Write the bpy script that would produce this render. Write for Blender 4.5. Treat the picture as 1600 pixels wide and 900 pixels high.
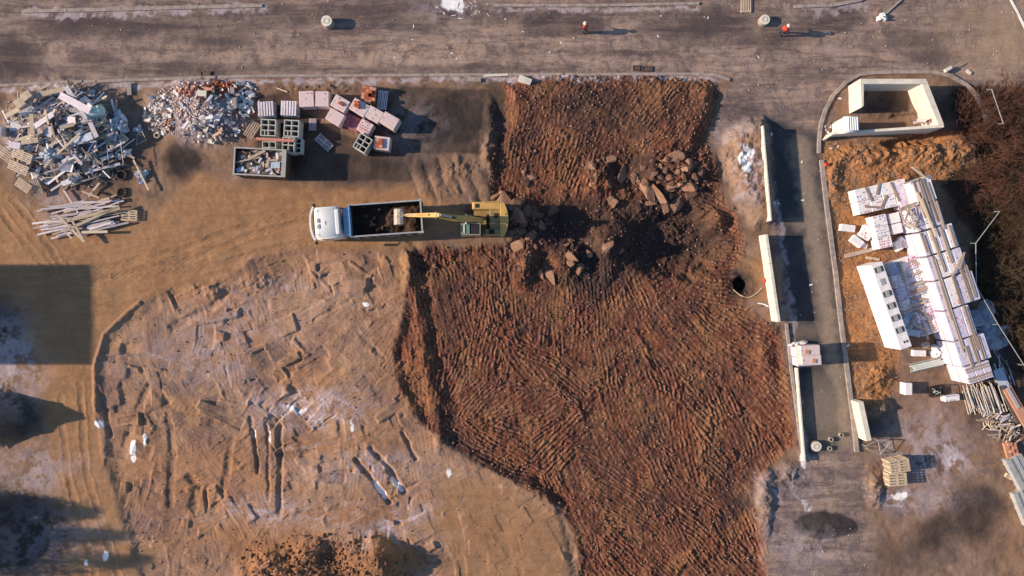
import bpy, bmesh, math, random
import numpy as np
from mathutils import Matrix, Vector, Euler

# ------------------------------------------------------------------ scene, camera, light
for o in list(bpy.data.objects):
    bpy.data.objects.remove(o)
scn = bpy.context.scene
COL = scn.collection
H = 56.0            # camera height
S = 19.5            # photo pixels per metre on the ground
SUN_EL = 23.0
R = math.radians

cd = bpy.data.cameras.new('camera')
cam = bpy.data.objects.new('camera', cd)
COL.objects.link(cam)
cam.location = (0, 0, H)
cam.rotation_euler = (0, 0, 0)
cd.angle = 2 * math.atan(800 / S / H)
cd.clip_end = 3000
scn.camera = cam

w = bpy.data.worlds.new('World')
scn.world = w
w.use_nodes = True
nt = w.node_tree
bg = nt.nodes['Background']
sky = nt.nodes.new('ShaderNodeTexSky')
sky.sky_type = 'NISHITA'
sky.sun_disc = False
sky.sun_elevation = R(SUN_EL)
sky.sun_rotation = R(270)
sky.air_density = 1.3
sky.dust_density = 0.6
sky.ozone_density = 4.0
nt.links.new(sky.outputs[0], bg.inputs[0])
bg.inputs[1].default_value = 0.098

sl = bpy.data.lights.new('sun', 'SUN')
sl.energy = 4.8
sl.angle = R(0.9)
sl.color = (1.0, 0.79, 0.58)
so = bpy.data.objects.new('sun', sl)
COL.objects.link(so)
so.rotation_euler = (0, R(-(90 - SUN_EL)), 0)

scn.view_settings.view_transform = 'Standard'
scn.view_settings.look = 'None'
scn.view_settings.gamma = 1
scn.view_settings.exposure = 0.58
scn.view_settings.use_curve_mapping = False

rnd = random.Random(11)
rng = np.random.default_rng(5)

# ------------------------------------------------------------------ helpers
def P(px, py, z=0.0):
    k = (H - z) / H / S
    return Vector(((px - 800) * k, (450 - py) * k, z))

def tag(o, label=None, cat=None, group=None, kind=None):
    if cat and label and kind is None and cat not in ('soil', 'gravel', 'grass'): kind = 'thing'
    if label: o['label'] = label
    if cat: o['category'] = cat
    if group: o['group'] = group
    if kind: o['kind'] = kind
    return o

def empty(name, loc=(0, 0, 0), rz=0.0):
    o = bpy.data.objects.new(name, None)
    COL.objects.link(o)
    o.location = loc
    o.rotation_euler = (0, 0, rz)
    o.empty_display_size = 0.2
    return o

class MB:
    def __init__(s):
        s.v = []; s.f = []
    def box(s, c, d, rot=(0, 0, 0), M=None, taper=1.0, ty=None):
        if M is None:
            M = Matrix.Translation(c) @ Euler(rot).to_matrix().to_4x4()
        n = len(s.v)
        ty = taper if ty is None else ty
        for z in (-.5, .5):
            tx_, ty_ = (1, 1) if z < 0 else (taper, ty)
            for x, y in ((-.5, -.5), (.5, -.5), (.5, .5), (-.5, .5)):
                s.v.append(M @ Vector((x * d[0] * tx_, y * d[1] * ty_, z * d[2])))
        for q in ((3, 2, 1, 0), (4, 5, 6, 7), (0, 1, 5, 4), (1, 2, 6, 5), (2, 3, 7, 6), (3, 0, 4, 7)):
            s.f.append([n + i for i in q])
        return s
    def bar(s, a, b, w_, t_):
        a = Vector(a); b = Vector(b); d = b - a
        q = d.to_track_quat('X', 'Z').to_matrix().to_4x4()
        M = Matrix.Translation((a + b) / 2) @ q
        return s.box(None, (d.length, w_, t_), M=M)
    def tube(s, a, b, r0, r1=None, n=8, caps=True):
        a = Vector(a); b = Vector(b); r1 = r0 if r1 is None else r1
        q = (b - a).to_track_quat('Z', 'X')
        k = len(s.v)
        for p, r in ((a, r0), (b, r1)):
            for i in range(n):
                t = 2 * math.pi * i / n
                s.v.append(p + q @ Vector((math.cos(t) * r, math.sin(t) * r, 0)))
        for i in range(n):
            j = (i + 1) % n
            s.f.append([k + i, k + j, k + n + j, k + n + i])
        if caps:
            s.f.append([k + i for i in range(n)][::-1]); s.f.append([k + n + i for i in range(n)])
        return s
    def ring(s, c, ro, ri, h, n=24):
        c = Vector(c); k = len(s.v)
        for z, r in ((0, ro), (h, ro), (h, ri), (0, ri)):
            for i in range(n):
                t = 2 * math.pi * i / n
                s.v.append(c + Vector((math.cos(t) * r, math.sin(t) * r, z)))
        for q in range(4):
            for i in range(n):
                j = (i + 1) % n
                a = k + q * n; b = k + ((q + 1) % 4) * n
                s.f.append([a + i, a + j, b + j, b + i])
        return s
    def prism(s, pts, z0, z1):
        k = len(s.v); n = len(pts)
        for z in (z0, z1):
            for p in pts: s.v.append(Vector((p[0], p[1], z)))
        s.f.append([k + i for i in range(n)][::-1]); s.f.append([k + n + i for i in range(n)])
        for i in range(n):
            j = (i + 1) % n
            s.f.append([k + i, k + j, k + n + j, k + n + i])
        return s
    def prism_y(s, pts, y0, y1):   # outline in x,z extruded along y
        k = len(s.v); n = len(pts)
        for y in (y0, y1):
            for p in pts: s.v.append(Vector((p[0], y, p[1])))
        s.f.append([k + i for i in range(n)]); s.f.append([k + n + i for i in range(n)][::-1])
        for i in range(n):
            j = (i + 1) % n
            s.f.append([k + j, k + i, k + n + i, k + n + j])
        return s
    def mesh(s, name, mat, bevel=0, smooth=False, seg=1):
        me = bpy.data.meshes.new(name)
        me.from_pydata([tuple(v) for v in s.v], [], s.f)
        bm = bmesh.new(); bm.from_mesh(me)
        bmesh.ops.recalc_face_normals(bm, faces=bm.faces)
        if bevel:
            bmesh.ops.bevel(bm, geom=bm.edges[:], offset=bevel, segments=seg, affect='EDGES', clamp_overlap=True)
        if smooth:
            for f in bm.faces: f.smooth = True
        bm.to_mesh(me); bm.free()
        me.materials.append(mat)
        return me
    def build(s, name, mat, parent=None, bevel=0, smooth=False, seg=1):
        o = bpy.data.objects.new(name, s.mesh(name, mat, bevel, smooth, seg))
        COL.objects.link(o)
        if parent: o.parent = parent
        return o

def inst(name, me, parent=None, loc=(0, 0, 0), rot=(0, 0, 0), scale=(1, 1, 1)):
    o = bpy.data.objects.new(name, me)
    COL.objects.link(o)
    o.location = loc; o.rotation_euler = rot; o.scale = scale
    if parent: o.parent = parent
    return o

def copy_tree(o, parent=None):
    c = o.copy(); COL.objects.link(c)
    if parent: c.parent = parent
    for ch in list(o.children): copy_tree(ch, c)
    return c

# ------------------------------------------------------------------ materials
def mat_basic(name, col, rough=0.8, var=0.25, scale=4.0, metal=0.0, bump=0.0, col2=None, objvar=0.0, spec=0.3, coat=0.0, bscale=None):
    m = bpy.data.materials.new(name); m.use_nodes = True
    n = m.node_tree.nodes; l = m.node_tree.links
    b = n['Principled BSDF']
    b.inputs['Roughness'].default_value = rough
    b.inputs['Metallic'].default_value = metal
    b.inputs['Specular IOR Level'].default_value = spec
    b.inputs['Coat Weight'].default_value = coat
    tc = n.new('ShaderNodeTexCoord')
    ns = n.new('ShaderNodeTexNoise'); ns.inputs['Scale'].default_value = scale
    ns.inputs['Detail'].default_value = 6; ns.inputs['Roughness'].default_value = 0.65
    l.new(tc.outputs['Object'], ns.inputs['Vector'])
    mr = n.new('ShaderNodeMapRange'); mr.inputs[1].default_value = 0.3; mr.inputs[2].default_value = 0.7
    l.new(ns.outputs['Fac'], mr.inputs[0])
    mix = n.new('ShaderNodeMix'); mix.data_type = 'RGBA'
    c2 = col2 if col2 else tuple(c * (1 - var) for c in col)
    mix.inputs[6].default_value = (*col, 1); mix.inputs[7].default_value = (*c2, 1)
    l.new(mr.outputs[0], mix.inputs[0])
    out = mix.outputs[2]
    if objvar:
        oi = n.new('ShaderNodeObjectInfo')
        mr2 = n.new('ShaderNodeMapRange'); mr2.inputs[3].default_value = 1 - objvar; mr2.inputs[4].default_value = 1 + objvar
        l.new(oi.outputs['Random'], mr2.inputs[0])
        mul = n.new('ShaderNodeVectorMath'); mul.operation = 'SCALE'
        l.new(out, mul.inputs[0]); l.new(mr2.outputs[0], mul.inputs['Scale'])
        out = mul.outputs[0]
    l.new(out, b.inputs['Base Color'])
    if bump:
        n2 = n.new('ShaderNodeTexNoise'); n2.inputs['Scale'].default_value = bscale or scale * 3
        n2.inputs['Detail'].default_value = 5
        l.new(tc.outputs['Object'], n2.inputs['Vector'])
        bp = n.new('ShaderNodeBump'); bp.inputs['Strength'].default_value = 1.0
        bp.inputs['Distance'].default_value = bump
        l.new(n2.outputs['Fac'], bp.inputs['Height']); l.new(bp.outputs[0], b.inputs['Normal'])
    return m

M = {}
M['white_paint'] = mat_basic('white_paint', (0.80, 0.80, 0.80), 0.35, 0.10, 1.5, spec=0.5, coat=0.3)
M['blue_steel'] = mat_basic('blue_steel', (0.24, 0.42, 0.66), 0.45, 0.35, 2.5)
M['box_steel'] = mat_basic('box_steel', (0.10, 0.085, 0.075), 0.7, 0.6, 2.0)
M['rim_steel'] = mat_basic('rim_steel', (0.42, 0.43, 0.45), 0.5, 0.3, 3.0)
M['dark'] = mat_basic('dark_rubber', (0.025, 0.025, 0.027), 0.8, 0.3, 5)
M['glass'] = mat_basic('glass', (0.03, 0.05, 0.06), 0.08, 0.1, 1, spec=0.8)
M['green_glass'] = mat_basic('green_glass', (0.16, 0.30, 0.22), 0.12, 0.3, 2, spec=0.8)
M['yellow'] = mat_basic('yellow_paint', (0.60, 0.37, 0.11), 0.5, 0.30, 2.2, col2=(0.42, 0.27, 0.11))
M['yellow_dull'] = mat_basic('yellow_dull', (0.36, 0.25, 0.11), 0.6, 0.4, 1.8, col2=(0.24, 0.16, 0.06))
M['worn_steel'] = mat_basic('worn_steel', (0.48, 0.42, 0.36), 0.55, 0.5, 4)
M['vest'] = mat_basic('vest', (0.75, 0.07, 0.04), 0.8, 0.2, 5)
M['cloth'] = mat_basic('dark_cloth', (0.05, 0.05, 0.08), 0.9, 0.2, 5)
M['skin'] = mat_basic('skin', (0.45, 0.26, 0.18), 0.6, 0.1, 5)
M['hat'] = mat_basic('hard_hat', (0.80, 0.55, 0.45), 0.4, 0.1, 5)
M['concrete'] = mat_basic('concrete', (0.76, 0.70, 0.61), 0.85, 0.32, 1.8, bump=0.01)
M['concrete_old'] = mat_basic('concrete_old', (0.36, 0.32, 0.28), 0.9, 0.35, 1.6, bump=0.015)
M['block_grey'] = mat_basic('block_grey', (0.56, 0.56, 0.52), 0.8, 0.25, 4)
M['tube'] = mat_basic('tube', (0.62, 0.56, 0.50), 0.45, 0.4, 3)
M['clod_dark'] = mat_basic('clod_dark', (0.24, 0.12, 0.065), 0.95, 0.5, 3.0, col2=(0.12, 0.06, 0.04))
M['crumb'] = mat_basic('crumb', (0.42, 0.39, 0.40), 0.95, 0.5, 3.0, col2=(0.20, 0.17, 0.17))
M['kerb'] = mat_basic('kerb_stone', (0.42, 0.35, 0.32), 0.9, 0.5, 2.2, bump=0.01)
M['wood'] = mat_basic('weathered_wood', (0.46, 0.36, 0.29), 0.85, 0.4, 3, objvar=0.35)
M['wood_pale'] = mat_basic('pale_wood', (0.60, 0.48, 0.36), 0.8, 0.25, 3, objvar=0.25)
M['wood_grey'] = mat_basic('grey_board', (0.64, 0.575, 0.62), 0.8, 0.3, 2, objvar=0.4)
M['wood_dark'] = mat_basic('dark_board', (0.20, 0.16, 0.14), 0.8, 0.3, 2, objvar=0.4)
M['film_white'] = mat_basic('white_film', (0.84, 0.81, 0.83), 0.35, 0.18, 2.5, spec=0.5, bump=0.03, bscale=7)
M['film_lilac'] = mat_basic('lilac_film', (0.66, 0.62, 0.76), 0.4, 0.25, 2.5, spec=0.5, bump=0.03, bscale=7)
M['film_blue'] = mat_basic('bluish_film', (0.50, 0.57, 0.68), 0.35, 0.35, 3.0, spec=0.5, bump=0.05, bscale=6)
M['film_pink'] = mat_basic('pink_film', (0.72, 0.57, 0.56), 0.35, 0.2, 3.0, spec=0.5, bump=0.02, bscale=6)
M['film_maroon'] = mat_basic('maroon_film', (0.22, 0.05, 0.07), 0.35, 0.6, 3.0, spec=0.5, bump=0.05, bscale=6, col2=(0.35, 0.16, 0.18))
M['brick'] = mat_basic('red_brick', (0.48, 0.13, 0.055), 0.9, 0.35, 5, objvar=0.25)
M['brick_pale'] = mat_basic('pale_brick', (0.60, 0.30, 0.20), 0.9, 0.3, 5, objvar=0.2)
M['print_red'] = mat_basic('print_red', (0.50, 0.10, 0.14), 0.5, 0.3, 3)
M['print_blue'] = mat_basic('print_blue', (0.22, 0.25, 0.40), 0.5, 0.3, 3)
M['rubble'] = mat_basic('plaster_rubble', (0.74, 0.69, 0.64), 0.9, 0.3, 4, objvar=0.35, bump=0.02)
M['rubble_cool'] = mat_basic('grey_rubble', (0.60, 0.63, 0.70), 0.9, 0.3, 4, objvar=0.35, bump=0.02)
M['rock'] = mat_basic('rock', (0.19, 0.11, 0.08), 0.95, 0.5, 2.0, bump=0.06, objvar=0.3, col2=(0.16, 0.09, 0.065))
M['rock_pale'] = mat_basic('pale_rock', (0.33, 0.20, 0.135), 0.95, 0.4, 2.0, bump=0.05, objvar=0.3, col2=(0.22, 0.11, 0.07))
M['clod'] = mat_basic('clod', (0.34, 0.205, 0.14), 0.9, 0.5, 3.0, col2=(0.13, 0.065, 0.045))
M['load'] = mat_basic('load_soil', (0.085, 0.05, 0.035), 0.95, 0.5, 2.0, bump=0.08, bscale=5)
M['plastic_white'] = mat_basic('white_plastic', (0.70, 0.74, 0.72), 0.4, 0.1, 3)
M['plastic_mint'] = mat_basic('mint_plastic', (0.55, 0.68, 0.62), 0.4, 0.1, 3)
M['metal_grey'] = mat_basic('grey_metal', (0.50, 0.50, 0.47), 0.45, 0.35, 3, metal=0.3)
M['metal_dark'] = mat_basic('rusty_metal', (0.16, 0.11, 0.09), 0.6, 0.5, 4, metal=0.2)
M['pink'] = mat_basic('pink_beam', (0.60, 0.25, 0.20), 0.7, 0.3, 2)
M['twig_red'] = mat_basic('twig_red', (0.13, 0.060, 0.042), 0.9, 0.4, 1.0, objvar=0.3)
M['twig_brown'] = mat_basic('twig_brown', (0.10, 0.065, 0.040), 0.9, 0.4, 1.0, objvar=0.3)
M['tyre'] = mat_basic('tyre', (0.07, 0.05, 0.04), 0.9, 0.4, 3)
M['render_wall'] = mat_basic('render_wall', (0.45, 0.42, 0.38), 0.9, 0.2, 1)
M['roof'] = mat_basic('roof_sheet', (0.22, 0.12, 0.09), 0.8, 0.2, 2)
M['rim_white'] = mat_basic('rib_plastic', (0.80, 0.84, 0.90), 0.4, 0.1, 3)
M['red_plastic'] = mat_basic('red_plastic', (0.60, 0.08, 0.05), 0.5, 0.2, 3)

# ------------------------------------------------------------------ noise tools (numpy)
TAB = rng.random((256, 256)).astype(np.float32)
def vn(x, y, seed=0):
    x = x + seed * 17.31; y = y + seed * 9.77
    xi = np.floor(x).astype(np.int32); yi = np.floor(y).astype(np.int32)
    fx = (x - xi).astype(np.float32); fy = (y - yi).astype(np.float32)
    fx = fx * fx * (3 - 2 * fx); fy = fy * fy * (3 - 2 * fy)
    a = TAB[xi & 255, yi & 255]; b = TAB[(xi + 1) & 255, yi & 255]
    c = TAB[xi & 255, (yi + 1) & 255]; d = TAB[(xi + 1) & 255, (yi + 1) & 255]
    return (a + (b - a) * fx) * (1 - fy) + (c + (d - c) * fx) * fy
def fbm(x, y, sc, o=4, seed=0, gain=0.5):       # sc = feature size in pixels; about -1..1
    t = 0; a = 1; n = 0
    for i in range(o):
        t = t + a * (vn(x / sc, y / sc, seed + i * 3) * 2 - 1); n += a
        a *= gain; sc /= 2.03
    return t / n
def sstep(a, b, x):
    t = np.clip((x - a) / (b - a), 0, 1)
    return t * t * (3 - 2 * t)

# non-uniform grid of the ground, fine where the photograph looks, reaching far out
def axis(half, fine):
    core = np.arange(-half, half + fine * .5, fine)
    out = []; st = fine; p = half
    while p < 900:
        st *= 1.25; p += st; out.append(p)
    out = np.array(out)
    return np.concatenate([-out[::-1], core, out])
FINE = 0.062
xs = axis(43.0, FINE); ys = axis(24.8, FINE)
GXm, GYm = np.meshgrid(xs, ys)
X = (GXm * S + 800).astype(np.float32); Y = (450 - GYm * S).astype(np.float32)   # photo pixels
Xc = np.clip(X, -500, 2100); Yc = np.clip(Y, -400, 1300)

# signed distance to polygons on a coarse raster, sampled with warped coordinates
CX = np.arange(-520, 2130, 5.0); CY = np.arange(-420, 1330, 5.0)
cgx, cgy = np.meshgrid(CX, CY)
def seg_dist(px, py, a, b):
    ax, ay = a; bx, by = b
    dx, dy = bx - ax, by - ay
    t = np.clip(((px - ax) * dx + (py - ay) * dy) / (dx * dx + dy * dy + 1e-9), 0, 1)
    return np.hypot(px - ax - t * dx, py - ay - t * dy)
def sdf(poly):
    d = np.full(cgx.shape, 1e9); ins = np.zeros(cgx.shape, bool)
    n = len(poly)
    for i in range(n):
        a = poly[i]; b = poly[(i + 1) % n]
        d = np.minimum(d, seg_dist(cgx, cgy, a, b))
        c = ((a[1] > cgy) != (b[1] > cgy))
        xi = (b[0] - a[0]) * (cgy - a[1]) / (b[1] - a[1] + 1e-9) + a[0]
        ins ^= c & (cgx < xi)
    return np.where(ins, d, -d).astype(np.float32)
def samp(F, x, y):
    u = np.clip((x - CX[0]) / 5, 0, len(CX) - 1.001); v = np.clip((y - CY[0]) / 5, 0, len(CY) - 1.001)
    i = u.astype(int); j = v.astype(int); fu = u - i; fv = v - j
    return (F[j, i] * (1 - fu) + F[j, i + 1] * fu) * (1 - fv) + (F[j + 1, i] * (1 - fu) + F[j + 1, i + 1] * fu) * fv
W1x = fbm(Xc, Yc, 40, 4, 1); W1y = fbm(Xc, Yc, 40, 4, 7)
W2x = fbm(Xc, Yc, 10, 3, 21); W2y = fbm(Xc, Yc, 10, 3, 27)
def poly(pts, feather=6, warp=6, fine=3):
    F = sdf(pts)
    d = samp(F, Xc + W1x * warp + W2x * fine, Yc + W1y * warp + W2y * fine)
    return sstep(-feather, feather, d), d
def ell(cx, cy, rx, ry, feather=0.5, rot=0, warp=0.35):
    c, s = math.cos(R(rot)), math.sin(R(rot))
    dx = Xc + W1x * rx * warp + W2x * 4 - cx; dy = Yc + W1y * ry * warp + W2y * 4 - cy
    u = (dx * c + dy * s) / rx; v = (-dx * s + dy * c) / ry
    r = np.sqrt(u * u + v * v)
    return 1 - sstep(1 - feather, 1 + feather * .4, r)
def line(pts, width, soft=2.0, warp=2.0):
    d = np.full(Xc.shape, 1e9, np.float32)
    x = Xc + W2x * warp; y = Yc + W2y * warp
    for a, b in zip(pts[:-1], pts[1:]):
        d = np.minimum(d, seg_dist(x, y, a, b))
    return 1 - sstep(width - soft, width + soft, d), d

# ---- regions
clay_pts = [(788,128),(900,124),(1015,118),(1108,124),(1122,150),(1112,190),(1100,215),(1112,250),(1125,300),(1150,330),(1165,380),(1150,420),(1160,470),(1200,505),(1222,520),(1236,600),(1240,700),(1190,740),(1172,780),(1192,840),(1200,940),(905,940),(905,860),(880,800),(820,760),(760,730),(705,700),(652,655),(624,600),(614,540),(636,470),(640,390),(700,384),(790,384),(800,330),(766,300),(764,250),(785,200)]
pale_pts = [(148,640),(148,570),(165,520),(205,485),(260,455),(330,442),(395,400),(520,392),(640,396),(622,520),(640,640),(700,706),(760,735),(830,770),(880,815),(905,880),(905,960),(235,960),(200,850),(175,770),(158,700)]
rim_pts = [(148,640),(148,570),(165,520),(205,485),(260,455),(330,442),(395,400),(500,380),(700,380),(1000,700),(1000,1000),(235,1000),(200,850),(175,770),(158,700)]
road_pts = [(-400,-400),(2100,-400),(2100,110),(1600,133),(1535,136),(1505,128),(1480,117),(1400,112),(1345,115),(1315,134),(1294,165),(1283,215),(1292,330),(1312,480),(1338,705),(1362,740),(1350,790),(1372,840),(1362,900),(1380,960),(1195,960),(1180,800),(1195,745),(1250,725),(1238,640),(1224,520),(1202,350),(1190,190),(1160,215),(1115,235),(1110,190),(1142,126),(1100,116),(800,117),(400,121),(0,134),(-400,142)]
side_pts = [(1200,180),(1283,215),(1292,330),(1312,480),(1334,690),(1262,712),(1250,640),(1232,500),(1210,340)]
orange_pts = [(1283,222),(1500,205),(1530,255),(1475,290),(1400,300),(1420,330),(1400,620),(1345,640),(1330,620),(1312,470),(1294,330)]
brush_pts = [(1490,150),(1540,134),(2100,128),(2100,720),(1620,640),(1570,520),(1530,455),(1518,360),(1470,285),(1530,250),(1500,200)]
haul_pts = [(-400,210),(0,280),(60,330),(130,372),(240,345),(300,270),(380,288),(640,292),(700,330),(795,330),(640,384),(520,390),(395,400),(330,440),(260,455),(200,485),(160,520),(148,570),(148,640),(160,700),(180,770),(205,850),(240,1000),(130,1000),(90,800),(80,700),(60,560),(20,480),(-400,470)]
clay, dclay = poly(clay_pts, 6, 7, 4)
pale, dpale = poly(pale_pts, 7, 6, 3)
rim, drim = poly(rim_pts, 4, 3, 1.5)
road, droad = poly(road_pts, 4, 3, 2)
bl_ = sstep(690, 760, Yc); road = road * (1 - bl_) + bl_ * poly(road_pts, 22, 16, 5)[0]
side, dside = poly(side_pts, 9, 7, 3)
orange, dor = poly(orange_pts, 10, 8, 4)
brush, dbr = poly(brush_pts, 10, 10, 5)
haul, dhl = poly(haul_pts, 10, 8, 3)
tan2, _ = poly([(665, 790), (700, 745), (760, 745), (830, 785), (880, 830), (900, 960), (720, 960), (690, 860)], 22, 16, 5)
haulc_m = np.maximum(haul, tan2 * .85) * (1 - clay); pale_soft = pale
pitdummy = 0
yard = 1 - np.clip(road + clay + pale + haul + orange + brush, 0, 1)

# ---- dark soil / damp patches, plus cast shade painted in as dark colour
def mx(*a):
    r = a[0]
    for b in a[1:]: r = np.maximum(r, b)
    return r
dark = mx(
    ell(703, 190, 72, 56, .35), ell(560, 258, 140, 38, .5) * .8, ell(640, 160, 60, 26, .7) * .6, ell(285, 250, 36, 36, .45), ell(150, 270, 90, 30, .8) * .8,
    ell(180, 240, 60, 40, .9) * .7, ell(440, 170, 60, 40, .8) * .6,
    ell(1035, 362, 108, 72, .4, 15), ell(885, 350, 105, 52, .4), ell(960, 405, 85, 42, .5), ell(1000, 262, 70, 26, .6) * .9, ell(1090, 300, 40, 36, .7) * .8, ell(930, 430, 70, 30, .7), ell(775, 190, 22, 90, .8) * .8,  # excavator and bank shadows painted here along with the dark wet soil
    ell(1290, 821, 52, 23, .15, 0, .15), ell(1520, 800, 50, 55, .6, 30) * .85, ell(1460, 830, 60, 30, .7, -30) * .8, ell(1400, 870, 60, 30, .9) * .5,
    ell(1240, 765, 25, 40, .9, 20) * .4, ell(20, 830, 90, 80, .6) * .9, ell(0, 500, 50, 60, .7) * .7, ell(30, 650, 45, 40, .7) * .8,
    ell(1500, 170, 55, 42, .6) * .85, ell(1380, 165, 50, 22, .8) * .8, ell(1370, 665, 30, 22, .8) * .8, ell(1420, 720, 60, 18, .7) * .6,
    ell(1155, 445, 30, 28, .6), ell(1560, 600, 60, 100, .7) * .85, ell(690, 470, 18, 110, .9, -12) * .7, ell(560, 880, 120, 40, .8) * .4)
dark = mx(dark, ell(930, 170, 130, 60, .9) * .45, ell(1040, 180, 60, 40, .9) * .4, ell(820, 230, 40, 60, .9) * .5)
dark = mx(dark, poly([(400,150),(450,142),(475,172),(520,205),(560,215),(600,150),(625,134),(768,140),(778,170),(758,215),(752,240),(650,241),(644,284),(460,284),(452,240),(400,236)], 3.5, 3, 2)[0] * (.62 + .35 * vn(Xc / 30, Yc / 18, 140)))  # cast shade right of skip and packs painted over the dark ground
rd = mx(ell(560, 22, 330, 26, .9) * .6, ell(960, 82, 150, 5, .8) * .7, ell(640, 108, 300, 7, .9) * .55, ell(230, 108, 180, 10, .9) * .5, 
    ell(15, 95, 55, 45, .6), ell(180, 42, 190, 22, .7) * .8, ell(160, 92, 50, 12, .8) * .7, ell(350, 55, 80, 18, .8) * .6,
    ell(882, 38, 75, 22, .3, 0, .1) * .9, ell(925, 82, 60, 9, .8) * .5, ell(1095, 38, 110, 26, .7) * .75, ell(1290, 30, 60, 26, .6) * .95,
    ell(1210, 60, 60, 22, .8) * .6, ell(1430, 60, 60, 22, .9) * .4, ell(640, 30, 90, 20, .9) * .45, ell(545, 30, 50, 25, .9) * .4,
    ell(1150, 170, 40, 30, .9) * .5, ell(1460, 90, 60, 16, .8) * .5)
snow = mx(
    ell(1160, 252, 20, 30, .8) * .7, ell(705, 8, 34, 20, .8) * .7, ell(208, 704, 5, 20, .5, 0, .1), ell(226, 688, 4, 12, .6, 0, .1) * .9,
    ell(1405, 775, 26, 9, .9) * .75, ell(1488, 718, 22, 20, .9) * .45, ell(1255, 722, 7, 20, .8) * .7,
    ell(594, 765, 5, 22, .6, -35, .1), ell(621, 757, 4, 20, .6, -38, .1), ell(460, 640, 40, 10, .9, 10) * .5, ell(500, 655, 40, 10, .9, -10) * .45,
    ell(422, 680, 3, 20, .7) * .6, ell(448, 700, 14, 8, .8) * .5, ell(550, 665, 3, 14, .6) * .8, ell(700, 738, 7, 12, .8) * .8,
    ell(165, 870, 6, 12, .8) * .8, ell(135, 880, 6, 10, .8) * .6, ell(397, 680, 3, 12, .7) * .8, ell(155, 662, 8, 10, .7) * .7, ell(1460, 735, 20, 26, .9)*.3,
    ell(1262, 790, 20, 12, .9, 35) * .5, ell(572, 475, 6, 4, .6) * .8, ell(56, 325, 14, 20, .9) * .4)
strip1, _ = line([(30, 20), (150, 21), (410, 12)], 7, 2.5, 8)
strip2, _ = line([(770, 14), (930, 14), (1090, 12)], 4, 2.5, 7)
strip3, _ = line([(-50, 142), (130, 135), (400, 127), (800, 123), (1120, 121)], 5, 3, 9)
strip4, _ = line([(1250, 15), (1300, 16), (1350, 8)], 8, 3, 9)
STK = np.zeros(X.shape, np.float32)
def streak(cx, cy, ang, ln, wd, val):
    w_ = window(cx, cy, ln * .6 + 5)
    x = X[w_] - cx + W2x[w_] * 1.5; y = Y[w_] - cy + W2y[w_] * 1.5
    u = x * math.cos(ang) + y * math.sin(ang); v = -x * math.sin(ang) + y * math.cos(ang)
    m = (1 - sstep(ln * .25, ln * .5, np.abs(u))) * (1 - sstep(wd * .3, wd, np.abs(v))) * val
    STK[w_] = np.maximum(STK[w_], m * (.5 + .7 * vn(x / 3 + cx, y / 3, 12)))
def window(cx, cy, rad):
    mxw, myw = (cx - 800) / S, (450 - cy) / S; rw = rad / S
    i0, i1 = np.searchsorted(xs, [mxw - rw, mxw + rw]); j0, j1 = np.searchsorted(ys, [myw - rw, myw + rw])
    return slice(j0, j1), slice(i0, i1)
for cx_, cy_, rx_, ry_, nn_, a0_ in [(470, 640, 80, 30, 26, 25), (590, 812, 90, 22, 34, -22), (500, 700, 70, 20, 14, -5), (420, 800, 110, 22, 20, -8), (640, 840, 40, 16, 12, 40), (330, 560, 110, 50, 16, 30), (1205, 795, 30, 30, 16, 45), (1470, 720, 50, 40, 14, 60), (700, 820, 40, 40, 10, -50), (1400, 780, 40, 14, 10, 0)]:
    for _ in range(nn_):
        streak(rnd.gauss(cx_, rx_ * .5), rnd.gauss(cy_, ry_ * .5), R(a0_ + rnd.gauss(0, 10)), rnd.uniform(10, 46), rnd.uniform(.9, 3.0), rnd.uniform(.25, .75))
strip5, _ = line([(1214, 320), (1236, 480), (1248, 640), (1262, 715)], 4.5, 3, 7)
frost = mx(ell(1488, 718, 34, 26, .8) * 1.1, ell(1405, 775, 44, 18, .9) * 1., 
    ell(15, 560, 60, 95, .9) * .9, ell(60, 735, 80, 40, .9) * .7, ell(60, 840, 140, 60, .9) * .35, ell(300, 560, 120, 60, .95) * .35, ell(480, 640, 120, 40, .9) * .6,
    ell(390, 500, 110, 50, .9) * .3, ell(560, 730, 110, 30, .9) * .45, ell(420, 800, 120, 30, .9) * .3, ell(620, 820, 90, 22, .9, -20) * .5,
    ell(1450, 700, 80, 70, .9) * .75, ell(1440, 780, 80, 30, .9) * .6, ell(1165, 270, 30, 50, .8) * .7, ell(1150, 215, 40, 40, .9) * .4,
    ell(1250, 860, 80, 50, .9) * .5, ell(1230, 760, 60, 30, .9) * .55, ell(700, 15, 60, 25, .9) * .5, ell(90, 320, 60, 25, .9) * .6,
    ell(640, 200, 60, 50, .9) * .35, ell(330, 190, 100, 45, .9) * .5, ell(90, 210, 110, 70, .9) * .5, ell(460, 450, 80, 25, .9) * .3,
    strip1 * .95, strip2 * .95, strip3 * 1.0, strip4 * .7, strip5 * .7)
dust_sun, _ = line([(1248, 225), (1268, 330), (1290, 480), (1310, 600), (1325, 700)], 14, 12, 8)
dust_sun = mx(dust_sun * .8, ell(1290, 640, 45, 60, .7) * .55, ell(1270, 350, 45, 14, .7) * .6, ell(1255, 520, 30, 14, .8) * .3)  # besides real dust, paints the sunlit gaps between the walls pale
# lighter smears of dust along the dirt road and spoil
lt = mx(ell(600, 85, 330, 26, .9) * 1., ell(960, 97, 260, 18, .9) * 1., ell(850, 66, 240, 10, .7) * .9, ell(1000, 80, 200, 7, .7) * .8, ell(300, 80, 150, 16, .8) * .6, ell(1400, 40, 120, 30, .9) * .6,
        ell(85, 85, 30, 28, .7) * .6, ell(140, 60, 20, 20, .7) * .6, ell(960, 38, 34, 22, .5) * .8, ell(1530, 90, 70, 40, .7) * .8, ell(1380, 90, 90, 20, .9) * .5)

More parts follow.
